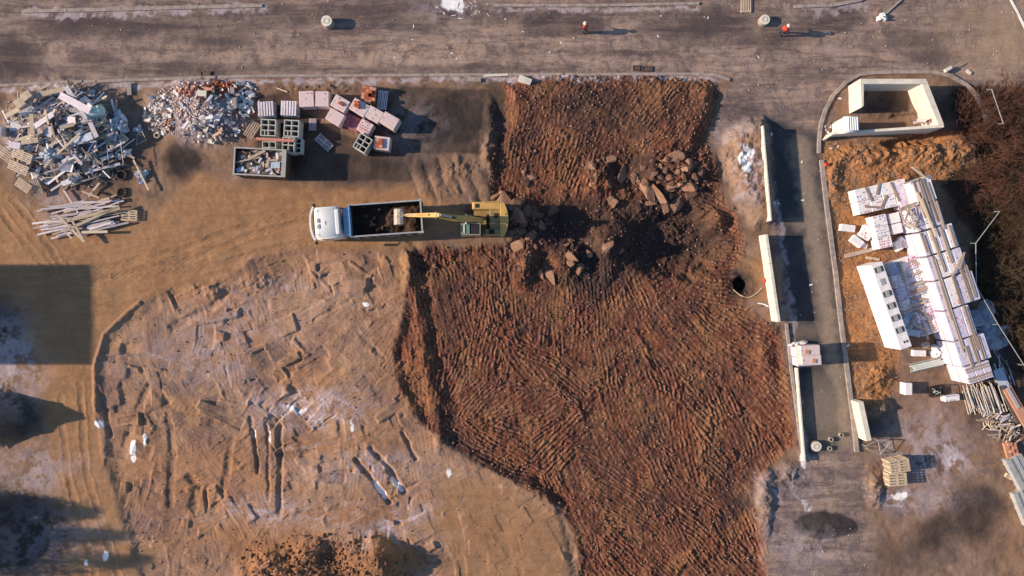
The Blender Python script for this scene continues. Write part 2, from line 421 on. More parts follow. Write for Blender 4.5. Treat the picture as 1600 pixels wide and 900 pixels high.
# ---- striations left by the bucket teeth
CP = [(860,160,107),(950,160,118),(1050,150,128),(900,240,112),(820,240,95),(1000,220,120),(1130,290,25),(1070,380,25),(960,440,75),(1000,430,62),(1150,420,160),
      (830,500,95),(870,500,98),(920,520,88),(960,560,80),(1010,540,62),(1080,480,22),(1150,500,30),(1100,560,52),(1180,600,48),(1210,650,48),(1120,650,70),
      (1000,640,75),(850,590,15),(870,680,142),(820,750,34),(900,800,60),(960,740,42),(1000,790,25),(1020,850,50),(1150,750,42),(1160,830,65),(1170,700,60),
      (720,500,100),(750,540,105),(700,470,70),(740,620,140),(650,560,80),(690,640,95),(760,440,80),(790,450,88),(880,740,55),(760,700,28),(900,890,60),(1080,880,45),(1100,720,80),(1050,800,20)]
CP = np.array(CP, float)
def orient(px, py):
    w_ = 1 / ((px[..., None] - CP[:, 0]) ** 2 + (py[..., None] - CP[:, 1]) ** 2 + 300) ** 1.5
    a = np.radians(CP[:, 2] * 2)
    return 0.5 * np.arctan2((w_ * np.sin(a)).sum(-1), (w_ * np.cos(a)).sum(-1))
def cells(x, y, size, seed, aniso=1.0):
    r = np.random.default_rng(seed)
    J = r.random((128, 128, 2)).astype(np.float32); Rn = r.random((128, 128, 4)).astype(np.float32)
    u = x / size; v = y / size / aniso
    iu = np.floor(u).astype(np.int32); iv = np.floor(v).astype(np.int32)
    best = np.full(x.shape, 9e9, np.float32); sec = best.copy()
    bi = np.zeros(x.shape, np.int32); bj = bi.copy(); bx = np.zeros(x.shape, np.float32); by = bx.copy()
    for di in (-1, 0, 1):
        for dj in (-1, 0, 1):
            ci = iu + di; cj = iv + dj
            fx = ci + J[ci & 127, cj & 127, 0]; fy = cj + J[ci & 127, cj & 127, 1]
            d = (fx - u) ** 2 + (fy - v) ** 2
            m = d < best
            sec = np.where(m, best, np.minimum(sec, d))
            best = np.where(m, d, best); bi = np.where(m, ci, bi); bj = np.where(m, cj, bj)
            bx = np.where(m, fx, bx); by = np.where(m, fy, by)
    return np.sqrt(best), np.sqrt(sec), Rn[bi & 127, bj & 127], bx * size, by * size * aniso
# coarse lattice of orientations, then looked up at cell centres
ori_lat = orient(cgx, cgy)
oc = np.cos(2 * ori_lat).astype(np.float32); os_ = np.sin(2 * ori_lat).astype(np.float32)
wx = Xc + W1x * 6 + W2x * 3; wy = Yc + W1y * 6 + W2y * 3
stepx = FINE * S
ix0 = int(np.searchsorted(xs, -43.0 - 1e-6)); iy0 = int(np.searchsorted(ys, -24.8 - 1e-6))
def window(cx, cy, rad):
    mxw, myw = (cx - 800) / S, (450 - cy) / S; rw = rad / S
    i0, i1 = np.searchsorted(xs, [mxw - rw, mxw + rw]); j0, j1 = np.searchsorted(ys, [myw - rw, myw + rw])
    return slice(j0, j1), slice(i0, i1)
L_h = np.zeros(X.shape, np.float32); L_c = np.zeros(X.shape, np.float32) + .3; L_p = np.zeros(X.shape, np.float32) + .5
def stroke(cx, cy, ang, ln, wd, period, th, depth, tilt, curve, pv, lipw=.05, soft=2.0):
    w_ = window(cx, cy, math.hypot(ln, wd) * .6 + 6)
    x = X[w_] - cx + W2x[w_] * 2.2; y = Y[w_] - cy + W2y[w_] * 2.2
    if x.size == 0: return
    u = x * math.cos(ang) + y * math.sin(ang); v = -x * math.sin(ang) + y * math.cos(ang) + curve * u * u
    m = (1 - sstep(ln / 2 - soft * 2, ln / 2 + soft * 2, np.abs(u))) * (1 - sstep(wd / 2 - soft, wd / 2 + soft, np.abs(v)))
    if th:
        s_ = v / period + .25 * (vn(u / 13, v * .15 + cx, 5) - .5)
        pr = np.abs(np.sin(math.pi * s_)) ** 2.0
        brk = .1 + 1.5 * vn(u / 4.2, np.floor(s_) * 3.3 + cy, 8) * (.4 + .9 * vn(u / 17 + cx, v / 9, 18))
        t_ = pr * brk
    else:
        t_ = .25 + .5 * (vn(u / 30, v / 2.2 + cx, 9) - .5)
    lay = depth + tilt * u / ln + th * t_
    L_h[w_] = L_h[w_] * (1 - m) + lay * m
    L_c[w_] = L_c[w_] * (1 - m) + t_ * m
    L_p[w_] = L_p[w_] * (1 - m) + pv * m
    # spoil lip heaped at one end and one flank
    e = np.exp(-((u - ln / 2) / 4.5) ** 2) * (1 - sstep(wd * .45, wd * .6, np.abs(v))) + .8 * np.exp(-((v - wd / 2) / 2.2) ** 2) * (1 - sstep(ln * .4, ln * .52, np.abs(u)))
    L_h[w_] += lipw * e * (.4 + 1.2 * vn(x / 6 + cx, y / 6, 10))
inpoly_c = sdf(clay_pts); inpoly_p = sdf(pale_pts); sdf_brush = sdf(brush_pts)
def scatter(F, spacing, jit, x0, x1, y0, y1):
    out = []
    yy = y0
    while yy < y1:
        xx = x0
        while xx < x1:
            px_ = xx + rnd.uniform(-jit, jit); py_ = yy + rnd.uniform(-jit, jit)
            if float(samp(F, np.array([px_]), np.array([py_]))[0]) > -2: out.append((px_, py_))
            xx += spacing
        yy += spacing
    rnd.shuffle(out); return out
for (px_, py_) in scatter(inpoly_p, 17, 11, 140, 920, 385, 960):
    th_ = float(vn(np.array(px_ / 120.), np.array(py_ / 120.), 33)); cal = float(sstep(.3, .65, vn(np.array(px_ / 70.), np.array(py_ / 70.), 36)))
    base_a = R(-35) if rnd.random() < .55 else R(55)
    if py_ > 690: base_a = R(-12) if rnd.random() < .6 else R(78)
    a_ = base_a + (th_ - .5) * 1.3 + rnd.gauss(0, .15)
    k_ = .35 + .8 * cal
    stroke(px_, py_, a_, rnd.uniform(25, 85), rnd.choice((12, 18, 24, 30)) * rnd.uniform(.8, 1.2), 6, 0.022, rnd.gauss(0, .055) * k_, rnd.gauss(0, .19) * k_, rnd.gauss(0, .0015), rnd.random(), rnd.uniform(.0, .04) * k_, rnd.choice((.9, 1.2, 2.2)))
pale_L = L_h.copy(); pale_P = L_p.copy(); pale_C = L_c.copy()
L_h[:] = 0; L_p[:] = .5; L_c[:] = .3
pts_c = scatter(inpoly_c, 13, 8, 630, 1250, 115, 960)
angs = orient(np.array([p[0] for p in pts_c]), np.array([p[1] for p in pts_c]))
for (px_, py_), a_ in zip(pts_c, angs):
    a_ = float(a_) + rnd.gauss(0, .13) + (rnd.choice((-.7, .7)) if rnd.random() < .05 else 0)
    per = rnd.uniform(5.4, 7.2)
    stroke(px_, py_, a_, rnd.uniform(45, 140), per * rnd.choice((4, 5, 5, 6, 8)), per, .105 if rnd.random() > .16 else .015, rnd.gauss(0, .035), rnd.gauss(0, .05), rnd.gauss(0, .0012), rnd.random(), rnd.uniform(.0, .05), 1.4)
clay_L = L_h.copy(); clay_P = L_p.copy(); clay_C = L_c.copy()
north = 1 - sstep(215, 260, Yc)
amp = .15 + .95 * sstep(.22, .75, vn(Xc / 45, Yc / 45, 44))

# ---- height field (metres)
digm = mx(ell(1035, 365, 110, 75, .6, 15), ell(885, 355, 100, 55, .6), ell(1020, 285, 105, 55, .7), ell(880, 410, 80, 40, .7))
Z = 0.05 * fbm(Xc, Yc, 160, 4, 70) + 0.02 * fbm(Xc, Yc, 16, 3, 71)
rough = fbm(Xc, Yc, 14, 5, 72, .62)
lump = np.maximum(0, fbm(Xc, Yc, 9, 4, 73, .6))
Z = Z * (1 - .6 * road)
# clay: lowered floor, striped, lumpy
clay_in = sstep(-3, 14, dclay)
Z += clay * (clay_L * (.24 + .70 * amp) * (1 - .8 * digm) * (1 - .40 * north) * (.45 + .55 * sstep(640, 720, Xc + (Yc < 380) * 300)) + rough * (.07 + .10 * digm) + lump * (.15 * amp + .14 * digm) + .055 * fbm(Xc, Yc, 4.5, 2, 78))
Z += -0.30 * clay_in * (1 - north)
Z += north * clay * (.55 + .28 * fbm(Xc, Yc, 50, 3, 75)) * sstep(0, 22, dclay)
# deep dig beside the excavator
pit = mx(ell(1050, 375, 78, 55, .35, 15), ell(895, 350, 62, 30, .5)*.4)
Z += -1.1 * pit
Z += 0.55 * ell(955, 380, 22, 50, .8) * clay
# pale floor
Z += (1 - .75 * tan2) * pale * (-0.15 * sstep(0, 16, drim) * (1 - sstep(420, 560, Xc)) + pale_L * .75 + rough * .04 + fbm(Xc, Yc, 90, 4, 77) * .22)
# bank between pale floor and clay: ridge with a trench on its sunless side
rg, drg = line([(648, 392), (668, 470), (690, 560), (712, 640), (712, 700), (770, 722), (838, 742), (878, 785), (896, 840), (908, 930)], 9, 9, 5)
Z += rg * -0.22 * (.4 + .8 * vn(Xc / 30, Yc / 30, 93))
rg2, _ = line([(655, 400), (672, 520), (694, 600), (702, 680)], 9, 8, 6)
Z += 0.22 * rg2 * sstep(-2, 2, 12 - (Xc - 0)) if False else 0
Z += 0.30 * line([(640, 400), (655, 500), (672, 600), (688, 690)], 9, 9, 6)[0] * (.6 + .6 * vn(Xc / 12, Yc / 30, 90))
# explicit grooves in the pale floor
for pts, wd, dp in [([(557, 718), (585, 752), (608, 784)], 3.5, .30), ([(580, 700), (606, 728), (632, 770)], 3.5, .30), ([(390, 655), (396, 690), (402, 740)], 3, .28),
                    ([(434, 655), (437, 720), (436, 800)], 4, .25), ([(628, 676), (650, 716)], 3, .22), ([(415, 655), (418, 700), (420, 780)], 2.5, .12),
                    ([(262, 650), (268, 690), (264, 790)], 5, .15), ([(295, 745), (308, 765), (296, 800)], 6, .18), ([(320, 770), (322, 800)], 3, .2), ([(635, 764), (655, 752)], 2, .15),
                    ([(430, 712), (500, 704), (590, 694)], 2, .10), ([(215, 640), (232, 602), (262, 628)], 5, .16), ([(485, 425), (512, 448)], 2.5, -.12), ([(548, 410), (578, 432)], 2.5, -.12),
                    ([(270, 512), (330, 480), (352, 458)], 6, .20), ([(560, 520), (600, 560)], 3, .08), ([(490, 500), (545, 470)], 2.5, .10), ([(360, 690), (350, 760), (330, 800)], 5, .14)]:
    m_, _ = line(pts, wd, wd * .7, 2.5)
    Z -= m_ * dp * .7 * (.5 + .9 * vn(Xc / 12, Yc / 12, 94))
# raised lip along the haul road's edge
lipm, _ = line([(150, 640), (148, 575), (163, 522), (204, 484), (218, 474)], 3.2, 2.5, 1.5)
Z += lipm * .16
# tyre tracks
for pts in ([(60, 470), (180, 430), (300, 405), (400, 365), (500, 340)], [(40, 440), (180, 415), (290, 388), (390, 350), (500, 328)], [(180, 432), (320, 420), (440, 385), (520, 372)],
            [(20, 310), (60, 360), (100, 420)], [(0, 330), (40, 380), (90, 440)], [(95, 620), (105, 740), (150, 900)], [(125, 600), (135, 740), (185, 900)]):
    m_, d_ = line(pts, 3.5, 2.5, 3)
    tb = .25 + .75 * vn(Xc / 30, Yc / 30, 66)
    Z += tb * (-0.045 * m_ + .03 * (sstep(4, 7, d_) * (1 - sstep(7, 10, d_))))
    tr = np.sin((Xc * .5 + Yc * .86) * 1.4) * .012 * m_
    Z += tr
Z += haul * (fbm(Xc, Yc, 26, 4, 80) * .06 + .03 * (vn((Xc * .97 - Yc * .25) / 50, (Xc * .25 + Yc * .97) / 4, 81) - .5))
# mounds: (cx, cy, rx, ry, height, roughness)
for cx, cy, rx, ry, h, rr in [(105, 205, 100, 72, 1.25, .12), (320, 175, 85, 46, 1.1, .12), (450, 890, 80, 30, .6, .15), (425, 882, 26, 16, .35, .2), (485, 862, 24, 20, .5, .2), (585, 868, 56, 32, .9, .12), (605, 885, 56, 30, 1.0, .1),
                              (0, 650, 30, 42, 2.6, .35), (-30, 850, 70, 60, 1.8, .3), (1292, 821, 50, 22, .16, .03), (1055, 262, 62, 28, 1.2, .35), (935, 275, 26, 34, .6, .3),
                              (820, 415, 20, 36, .7, .4), (893, 405, 34, 26, .8, .45), (945, 388, 16, 18, .9, .4), (810, 345, 30, 36, .45, .3), (1140, 250, 18, 26, .5, .3), (1120, 345, 18, 22, .6, .3),
                              (1350, 245, 60, 18, .55, .35), (1440, 240, 60, 22, .6, .35), (1385, 275, 50, 16, .4, .25), (1300, 280, 14, 40, .3, .2), (1370, 635, 28, 22, .6, .4),
                              (1370, 590, 30, 20, .35, .3), (1365, 760, 14, 40, .3, .3), (1500, 235, 26, 18, .4, .25), (765, 215, 12, 52, .5, .3), (720, 265, 50, 18, .14, .2),
                              (1395, 178, 48, 5, .25, .1), (500, 140, 60, 5, .2, .15), (900, 122, 120, 5, .2, .2), (1200, 550, 18, 60, .35, .2), (1195, 780, 14, 60, .35, .25), (1235, 745, 30, 20, .2, .3),
                              (690, 300, 40, 10, .1, .1), (770, 325, 36, 8, .22, .25), (650, 560, 20, 30, .25, .2), (400, 440, 40, 14, .15, .2), (330, 455, 40, 12, .2, .2)]:
    m_ = ell(cx, cy, rx, ry, .85, 0, .25)
    Z += m_ * (h + rr * rough + rr * .9 * lump)
Z += orange * (rough * .10 + lump * .08)
Z += brush * (rough * .14 + .25 * fbm(Xc, Yc, 60, 3, 82) - .25)
bf, _ = poly([(1140, 215), (1170, 190), (1192, 190), (1206, 345), (1180, 350), (1150, 290)], 14, 5, 3)
Z += bf * (.85 + .25 * rough)
# lower ground south of the block enclosure
Z += -0.9 * ell(1440, 219, 60, 11, .5, -8, .1)
Z += -0.5 * ell(1160, 445, 15, 14, .3, 0, .1) - 0.9 * ell(1160, 445, 11, 10, .2, 0, .1)
Z += yard * (rough * .04 + .05 * fbm(Xc, Yc, 30, 3, 83))
# ripples pushed up by the blade left of the cut
rip, _ = poly([(640, 250), (770, 240), (790, 320), (700, 330), (640, 300)], 12, 8, 4)
Z += rip * .12 * (np.abs(np.sin((wx - (wy - 250) * .35) / 7.5)) ** 1.2) * sstep(.3, .6, vn(Xc / 22, Yc / 22, 84))
rip2, _ = poly([(1130, 250), (1185, 240), (1190, 420), (1150, 430)], 10, 6, 4)
Z += rip2 * .10 * np.abs(np.sin((wy - wx * .5) / 6)) * vn(Xc / 18, Yc / 18, 85)
# smoothing of roads, then kerb shelves
Z += road * (1 - side) * (fbm(Xc, Yc, 20, 4, 86) * .03)
far = sstep(0, 150, np.maximum(np.maximum(-60 - X, X - 1660), np.maximum(-60 - Y, Y - 960)))
Z = Z * (1 - far) + far * 0.0
Z = Z.astype(np.float32)

def gz(x, y):      # ground height at a world point
    i = int(np.clip(np.searchsorted(xs, x) - 1, 0, len(xs) - 2)); j = int(np.clip(np.searchsorted(ys, y) - 1, 0, len(ys) - 2))
    fx = (x - xs[i]) / (xs[i + 1] - xs[i]); fy = (y - ys[j]) / (ys[j + 1] - ys[j])
    return float((Z[j, i] * (1 - fx) + Z[j, i + 1] * fx) * (1 - fy) + (Z[j + 1, i] * (1 - fx) + Z[j + 1, i + 1] * fx) * fy)
def gmax(x, y, r):
    return max(gz(x + dx * r, y + dy * r) for dx in (-1, 0, 1) for dy in (-1, 0, 1))
def gmin(x, y, r):
    return min(gz(x + dx * r, y + dy * r) for dx in (-1, 0, 1) for dy in (-1, 0, 1))
def G(px, py, dz=0.0):
    p = P(px, py); p.z = gz(p.x, p.y) + dz
    return p

# ---- build mesh
ny, nx = Z.shape
me = bpy.data.meshes.new('ground')
co = np.empty((ny * nx, 3), np.float32)
co[:, 0] = GXm.ravel(); co[:, 1] = GYm.ravel(); co[:, 2] = Z.ravel()
idx = np.arange(ny * nx, dtype=np.int32).reshape(ny, nx)
q = np.stack([idx[:-1, :-1], idx[:-1, 1:], idx[1:, 1:], idx[1:, :-1]], -1).reshape(-1, 4)
me.vertices.add(ny * nx); me.vertices.foreach_set('co', co.ravel())
me.loops.add(q.size); me.loops.foreach_set('vertex_index', q.ravel())
me.polygons.add(len(q)); me.polygons.foreach_set('loop_start', np.arange(0, q.size, 4, dtype=np.int32))
me.update(calc_edges=True)
me.polygons.foreach_set('use_smooth', np.ones(len(q), bool))
nf = lambda a: np.clip(a, 0, 1).astype(np.float32)
crest = nf(clay * (clay_C * .9 - .1) * (1 - .8 * digm))
def attr(name, arr):
    a = me.attributes.new(name, 'FLOAT', 'POINT'); a.data.foreach_set('value', nf(arr).ravel())
frn = vn(Xc / 11, Yc / 11, 95) * .6 + vn(Xc / 3.5, Yc / 3.5, 96) * .4
attr('clay', clay); attr('pale', pale); attr('road', road); attr('side', side); attr('orange', orange); attr('brush', brush)
attr('haul', haul); attr('tan2', np.maximum(ell(1570, 60, 110, 80, .8) * .6 * road, np.maximum(tan2 * .85, (1 - sstep(0, 26, dpale + 10 * W1x)) * sstep(390, 420, Yc) * (Yc < 470) * .8) * (1 - clay))); attr('damp_shade', dark); attr('roaddark', rd); attr('snow', sstep(.32, .52, snow * (.45 + .9 * frn))); attr('frost', np.clip(STK * 1.1 * (.4 + .6 * sstep(.1, .5, frost)) + frost * sstep(.25, .62, frn) * (.55 + .9 * pale_P * pale + .2 * (1 - pale)), 0, .85)); attr('dust_sun', dust_sun); attr('light', lt)
attr('crest', crest); attr('rust', mx(ell(300, 745, 150, 70, .9) * .7, ell(520, 690, 130, 28, .9) * .8, ell(540, 805, 140, 16, .8) * .9, ell(620, 560, 50, 120, .9) * .6, ell(330, 470, 70, 16, .9) * .6, ell(480, 590, 60, 16, .9) * .6, ell(380, 830, 90, 30, .9) * .6)); attr('umber', mx(ell(420, 560, 90, 26, .9) * .7, ell(250, 590, 60, 60, .9) * .6, ell(300, 655, 110, 30, .9) * .6, ell(250, 780, 60, 50, .9) * .5, ell(450, 700, 90, 40, .9) * .5) * sstep(.35, .6, frn)); attr('panelv', pale_P); attr('patchv', clay_P)
attr('mound', mx(ell(105, 205, 110, 75, .4), ell(320, 175, 90, 50, .4)))
attr('gravel', ell(460, 880, 95, 45, .4) + ell(590, 870, 80, 42, .4))

gm = bpy.data.materials.new('ground'); gm.use_nodes = True
n = gm.node_tree.nodes; l = gm.node_tree.links
b = n['Principled BSDF']; b.inputs['Roughness'].default_value = 0.92; b.inputs['Specular IOR Level'].default_value = 0.15
tc = n.new('ShaderNodeTexCoord')
def noise(scale, detail=5, rough_=.6, dist=0.0, vec=None):
    t = n.new('ShaderNodeTexNoise'); t.inputs['Scale'].default_value = scale; t.inputs['Detail'].default_value = detail
    t.inputs['Roughness'].default_value = rough_; t.inputs['Distortion'].default_value = dist
    l.new(vec or tc.outputs['Object'], t.inputs['Vector']); return t.outputs['Fac']
def rngn(v, a, b_, c=0.0, d=1.0):
    t = n.new('ShaderNodeMapRange'); t.inputs[1].default_value = a; t.inputs[2].default_value = b_; t.inputs[3].default_value = c; t.inputs[4].default_value = d
    l.new(v, t.inputs[0]); return t.outputs[0]
def mixc(f, a, b_):
    t = n.new('ShaderNodeMix'); t.data_type = 'RGBA'
    l.new(f, t.inputs[0])
    for k, c in ((6, a), (7, b_)):
        if isinstance(c, tuple): t.inputs[k].default_value = (*c, 1)
        else: l.new(c, t.inputs[k])
    return t.outputs[2]
def att(name):
    t = n.new('ShaderNodeAttribute'); t.attribute_name = name; return t.outputs['Fac']
def mul(a, b_):
    t = n.new('ShaderNodeMath'); t.operation = 'MULTIPLY'; l.new(a, t.inputs[0])
    if isinstance(b_, float): t.inputs[1].default_value = b_
    else: l.new(b_, t.inputs[1])
    return t.outputs[0]
big = rngn(noise(.12, 6, .6), .35, .65); mid = rngn(noise(.55, 6, .65, .4), .33, .67); sm = rngn(noise(2.6, 6, .7), .33, .67); tiny = rngn(noise(9.0, 4, .7), .35, .65)
mp = n.new('ShaderNodeMapping'); mp.inputs['Scale'].default_value = (.25, 1.6, 1); l.new(tc.outputs['Object'], mp.inputs['Vector'])
streak = rngn(noise(1.1, 6, .7, .6, mp.outputs[0]), .36, .64)
yardc = mixc(mid, (0.15, 0.095, 0.068), (0.28, 0.19, 0.145)); yardc = mixc(mul(big, .5), yardc, (0.30, 0.165, 0.09)); yardc = mixc(mul(rngn(noise(.5, 6, .7, .6), .5, .62), .6), yardc, (0.105, 0.08, 0.078))
haulc = mixc(mid, (0.33, 0.175, 0.085), (0.22, 0.115, 0.062)); haulc = mixc(mul(big, .5), haulc, (0.37, 0.215, 0.115)); haulc = mixc(mul(rngn(noise(.4, 6, .7, .8), .5, .62), .5), haulc, (0.20, 0.115, 0.075)); haulc = mixc(mul(sm, .25), haulc, (0.24, 0.125, 0.075)); haulc = mixc(mul(streak, .3), haulc, (0.45, 0.28, 0.155))
clayc = mixc(att('patchv'), (0.060, 0.029, 0.026), (0.165, 0.058, 0.031)); clayc = mixc(mul(mid, .6), clayc, (0.055, 0.032, 0.033)); clayc = mixc(mul(big, .5), clayc, (0.155, 0.048, 0.028)); clayc = mixc(mul(rngn(noise(.35, 4, .5), .5, .6), .45), clayc, (0.25, 0.125, 0.058)); clayc = mixc(mul(att('crest'), .60), clayc, (0.37, 0.195, 0.115))
clayc = mixc(mul(rngn(noise(.22, 6, .7, .5), .54, .64), .75), clayc, (0.045, 0.030, 0.031))
palec = mixc(att('panelv'), (0.42, 0.26, 0.16), (0.28, 0.17, 0.13)); palec = mixc(mul(mid, .7), palec, (0.33, 0.18, 0.09)); palec = mixc(mul(streak, .35), palec, (0.42, 0.32, 0.29)); palec = mixc(mul(big, .6), palec, (0.32, 0.165, 0.085)); palec = mixc(mul(rngn(noise(.3, 6, .7), .5, .62), .6), palec, (0.16, 0.11, 0.115)); palec = mixc(mul(rngn(noise(.75, 7, .8, .9), .5, .62), .45), palec, (0.13, 0.075, 0.06))
roadc = mixc(streak, (0.15, 0.112, 0.112), (0.28, 0.205, 0.175)); roadc = mixc(mul(mid, .6), roadc, (0.13, 0.097, 0.098)); roadc = mixc(mul(rngn(noise(.45, 7, .75, .8), .44, .6), .65), roadc, (0.33, 0.235, 0.175)); roadc = mixc(mul(att('light'), .75), roadc, mixc(mid, (0.50, 0.355, 0.265), (0.34, 0.24, 0.20)))
roadc = mixc(mul(rngn(noise(1.3, 7, .8, .5), .5, .58), .6), roadc, (0.095, 0.072, 0.080)); roadc = mixc(mul(rngn(noise(.25, 6, .7, .7), .52, .64), .6), roadc, (0.12, 0.085, 0.085))
roadc = mixc(mul(att('roaddark'), .92), roadc, mixc(sm, (0.052, 0.041, 0.048), (0.10, 0.076, 0.080)))
sidec = mixc(mid, (0.040, 0.042, 0.050), (0.075, 0.068, 0.072)); sidec = mixc(att('dust_sun'), sidec, mixc(sm, (0.26, 0.195, 0.145), (0.34, 0.27, 0.21)))
orc = mixc(mid, (0.42, 0.18, 0.065), (0.22, 0.10, 0.05)); orc = mixc(mul(sm, .4), orc, (0.38, 0.24, 0.13)); orc = mixc(mul(rngn(noise(.4, 6, .7), .5, .6), .5), orc, (0.17, 0.085, 0.05))
brc = mixc(mid, (0.070, 0.042, 0.030), (0.045, 0.036, 0.024)); brc = mixc(mul(big, .5), brc, (0.10, 0.048, 0.034))
palec = mixc(mul(att('rust'), rngn(mid, 0, 1, .95, .45)), palec, mixc(sm, (0.38, 0.185, 0.075), (0.25, 0.115, 0.055))); palec = mixc(att('umber'), palec, (0.115, 0.072, 0.062))
mp2 = n.new('ShaderNodeMapping'); mp2.inputs['Scale'].default_value = (.10, .75, 1); l.new(tc.outputs['Object'], mp2.inputs['Vector'])
roadc = mixc(mul(rngn(noise(1.0, 7, .75, .5, mp2.outputs[0]), .46, .60), .65), roadc, (0.40, 0.29, 0.235)); roadc = mixc(mul(rngn(noise(.7, 8, .8, 1.2), .5, .60), .7), roadc, (0.10, 0.078, 0.086)); roadc = mixc(mul(rngn(noise(.3, 6, .75, 1.0), .54, .64), .5), roadc, (0.34, 0.26, 0.23)); roadc = mixc(mul(rngn(noise(1.7, 7, .75, .9, mp2.outputs[0]), .52, .62), .65), roadc, (0.085, 0.066, 0.070)); roadc = mixc(mul(att('roaddark'), .6), roadc, (0.065, 0.050, 0.054))
c = yardc
c = mixc(att('haul'), c, haulc); c = mixc(att('pale'), c, palec); c = mixc(att('tan2'), c, haulc); c = mixc(att('road'), c, mixc(mul(att('tan2'), att('road')), roadc, (0.36, 0.25, 0.17))); c = mixc(att('side'), c, sidec)
c = mixc(att('orange'), c, orc); c = mixc(att('brush'), c, brc); c = mixc(att('clay'), c, clayc)
c = mixc(mul(att('mound'), .7), c, mixc(sm, (0.26, 0.24, 0.25), (0.14, 0.12, 0.12)))
c = mixc(mul(att('gravel'), .85), c, mixc(mid, (0.42, 0.20, 0.085), (0.22, 0.105, 0.055)))
c = mixc(mul(att('damp_shade'), rngn(att('clay'), 0, 1, .9, .72)), c, mixc(mid, (0.015, 0.017, 0.022), (0.042, 0.035, 0.034)))
c = mixc(att('frost'), c, mixc(sm, (0.52, 0.45, 0.50), (0.38, 0.32, 0.36)))
c = mixc(att('snow'), c, (0.80, 0.80, 0.83))
grit = n.new('ShaderNodeMath'); grit.operation = 'MAXIMUM'; l.new(att('clay'), grit.inputs[0]); l.new(att('orange'), grit.inputs[1])
grit = rngn(grit.outputs[0], 0, 1, .35, 1.0)
t1 = rngn(noise(7.0, 3, .8), .36, .64, -.34, .28)
tma = n.new('ShaderNodeMath'); tma.operation = 'MULTIPLY_ADD'; l.new(t1, tma.inputs[0]); l.new(grit, tma.inputs[1]); tma.inputs[2].default_value = 1.0
tm = tma.outputs[0]
vm = n.new('ShaderNodeVectorMath'); vm.operation = 'SCALE'; l.new(c, vm.inputs[0]); l.new(tm, vm.inputs['Scale'])
l.new(vm.outputs[0], b.inputs['Base Color'])
bp = n.new('ShaderNodeBump'); bp.inputs['Distance'].default_value = .05; l.new(rngn(grit, .35, 1, .22, .8), bp.inputs['Strength'])
l.new(noise(5.0, 8, .75), bp.inputs['Height']); l.new(bp.outputs[0], b.inputs['Normal'])
me.materials.append(gm)
ground = bpy.data.objects.new('ground', me); COL.objects.link(ground)
tag(ground, kind='structure')

exec_parts = True
# ------------------------------------------------------------------ kerbs (raised stone strips)
def strip_mesh(name, pts, width, zt, mat, depth=.25, gap=1.0):
    P2 = [P(*p) for p in pts]
    dense = []
    for a, b_ in zip(P2[:-1], P2[1:]):
        k = max(1, int((b_ - a).length / gap))
        for i in range(k): dense.append(a.lerp(b_, i / k))
    dense.append(P2[-1])
    m = MB()
    for i, (a, b_) in enumerate(zip(dense[:-1], dense[1:])):
        d = (b_ - a).normalized() * .006
        jit = rnd.uniform(-.012, .012)
        za = (gz(a.x, a.y) + gz(b_.x, b_.y)) / 2
        top = max(za + .05, zt + jit)
        mid_ = (a + b_) / 2
        ang = math.atan2(b_.y - a.y, b_.x - a.x)
        m.box((mid_.x, mid_.y, (top + top - depth) / 2), ((b_ - a).length - .012, width, depth), (0, 0, ang))
    o = m.build(name, mat); tag(o, kind='structure'); return o
strip_mesh('kerb', [(0, 134), (130, 128), (400, 119), (800, 117), (1080, 116), (1120, 118), (1140, 125)], .22, .10, M['kerb'])
strip_mesh('kerb', [(38, 18), (150, 16), (410, 9)], .28, .12, M['kerb'])
strip_mesh('kerb', [(770, 9), (930, 9), (1092, 6)], .22, .12, M['kerb'])
strip_mesh('kerb', [(1240, 11), (1300, 9), (1342, 1), (1360, -8)], .25, .14, M['kerb'])
strip_mesh('kerb', [(1279, 240), (1279, 222), (1282, 195), (1289, 172), (1302, 148), (1322, 128), (1342, 117), (1365, 114), (1420, 113), (1455, 113), (1485, 119), (1508, 132), (1524, 148), (1536, 168), (1542, 190)], .28, .14, M['kerb'], gap=.6)
strip_mesh('kerb', [(1283, 250), (1292, 330), (1304, 420), (1313, 500), (1323, 580), (1333, 660), (1338, 706)], .34, .16, M['kerb'])

strip_mesh('kerb', [(1228, 505), (1236, 580), (1244, 640), (1252, 700), (1256, 722)], .22, .16, M['kerb'])
# painted white edge line of the carriageway in the far corner
road_line = strip_mesh('road_marking', [(1574, -10), (1590, 20), (1606, 52)], .16, .02, M['white_paint'], depth=.06, gap=3)

# ------------------------------------------------------------------ buildings west of the frame that throw the long shadows
def shed(x0, y0, x1, y1, h, label, pitch=.0):
    t = empty('site_building', ((x0 + x1) / 2, (y0 + y1) / 2, 0)); tag(t, label, 'building')
    wx_, wy_ = x1 - x0, y1 - y0
    MB().box((0, 0, h / 2 - .2), (wx_, wy_, h + .4)).build('wall', M['render_wall'], t)
    MB().box((0, 0, h + .09), (wx_ + .3, wy_ + .3, .18)).build('roof', M['roof'], t)
    for k in range(3):
        z0 = 1.2
        while z0 + 1.4 < h:
            f = MB().box((wx_ / 2 + .02, (k - 1) * wy_ * .3, z0 + .6), (.08, 1.1, 1.3)).build('window', M['white_paint'], t)
            MB().box((wx_ / 2 + .05, (k - 1) * wy_ * .3, z0 + .6), (.04, .95, 1.15)).build('pane', M['glass'], f)
            z0 += 2.9
    return t
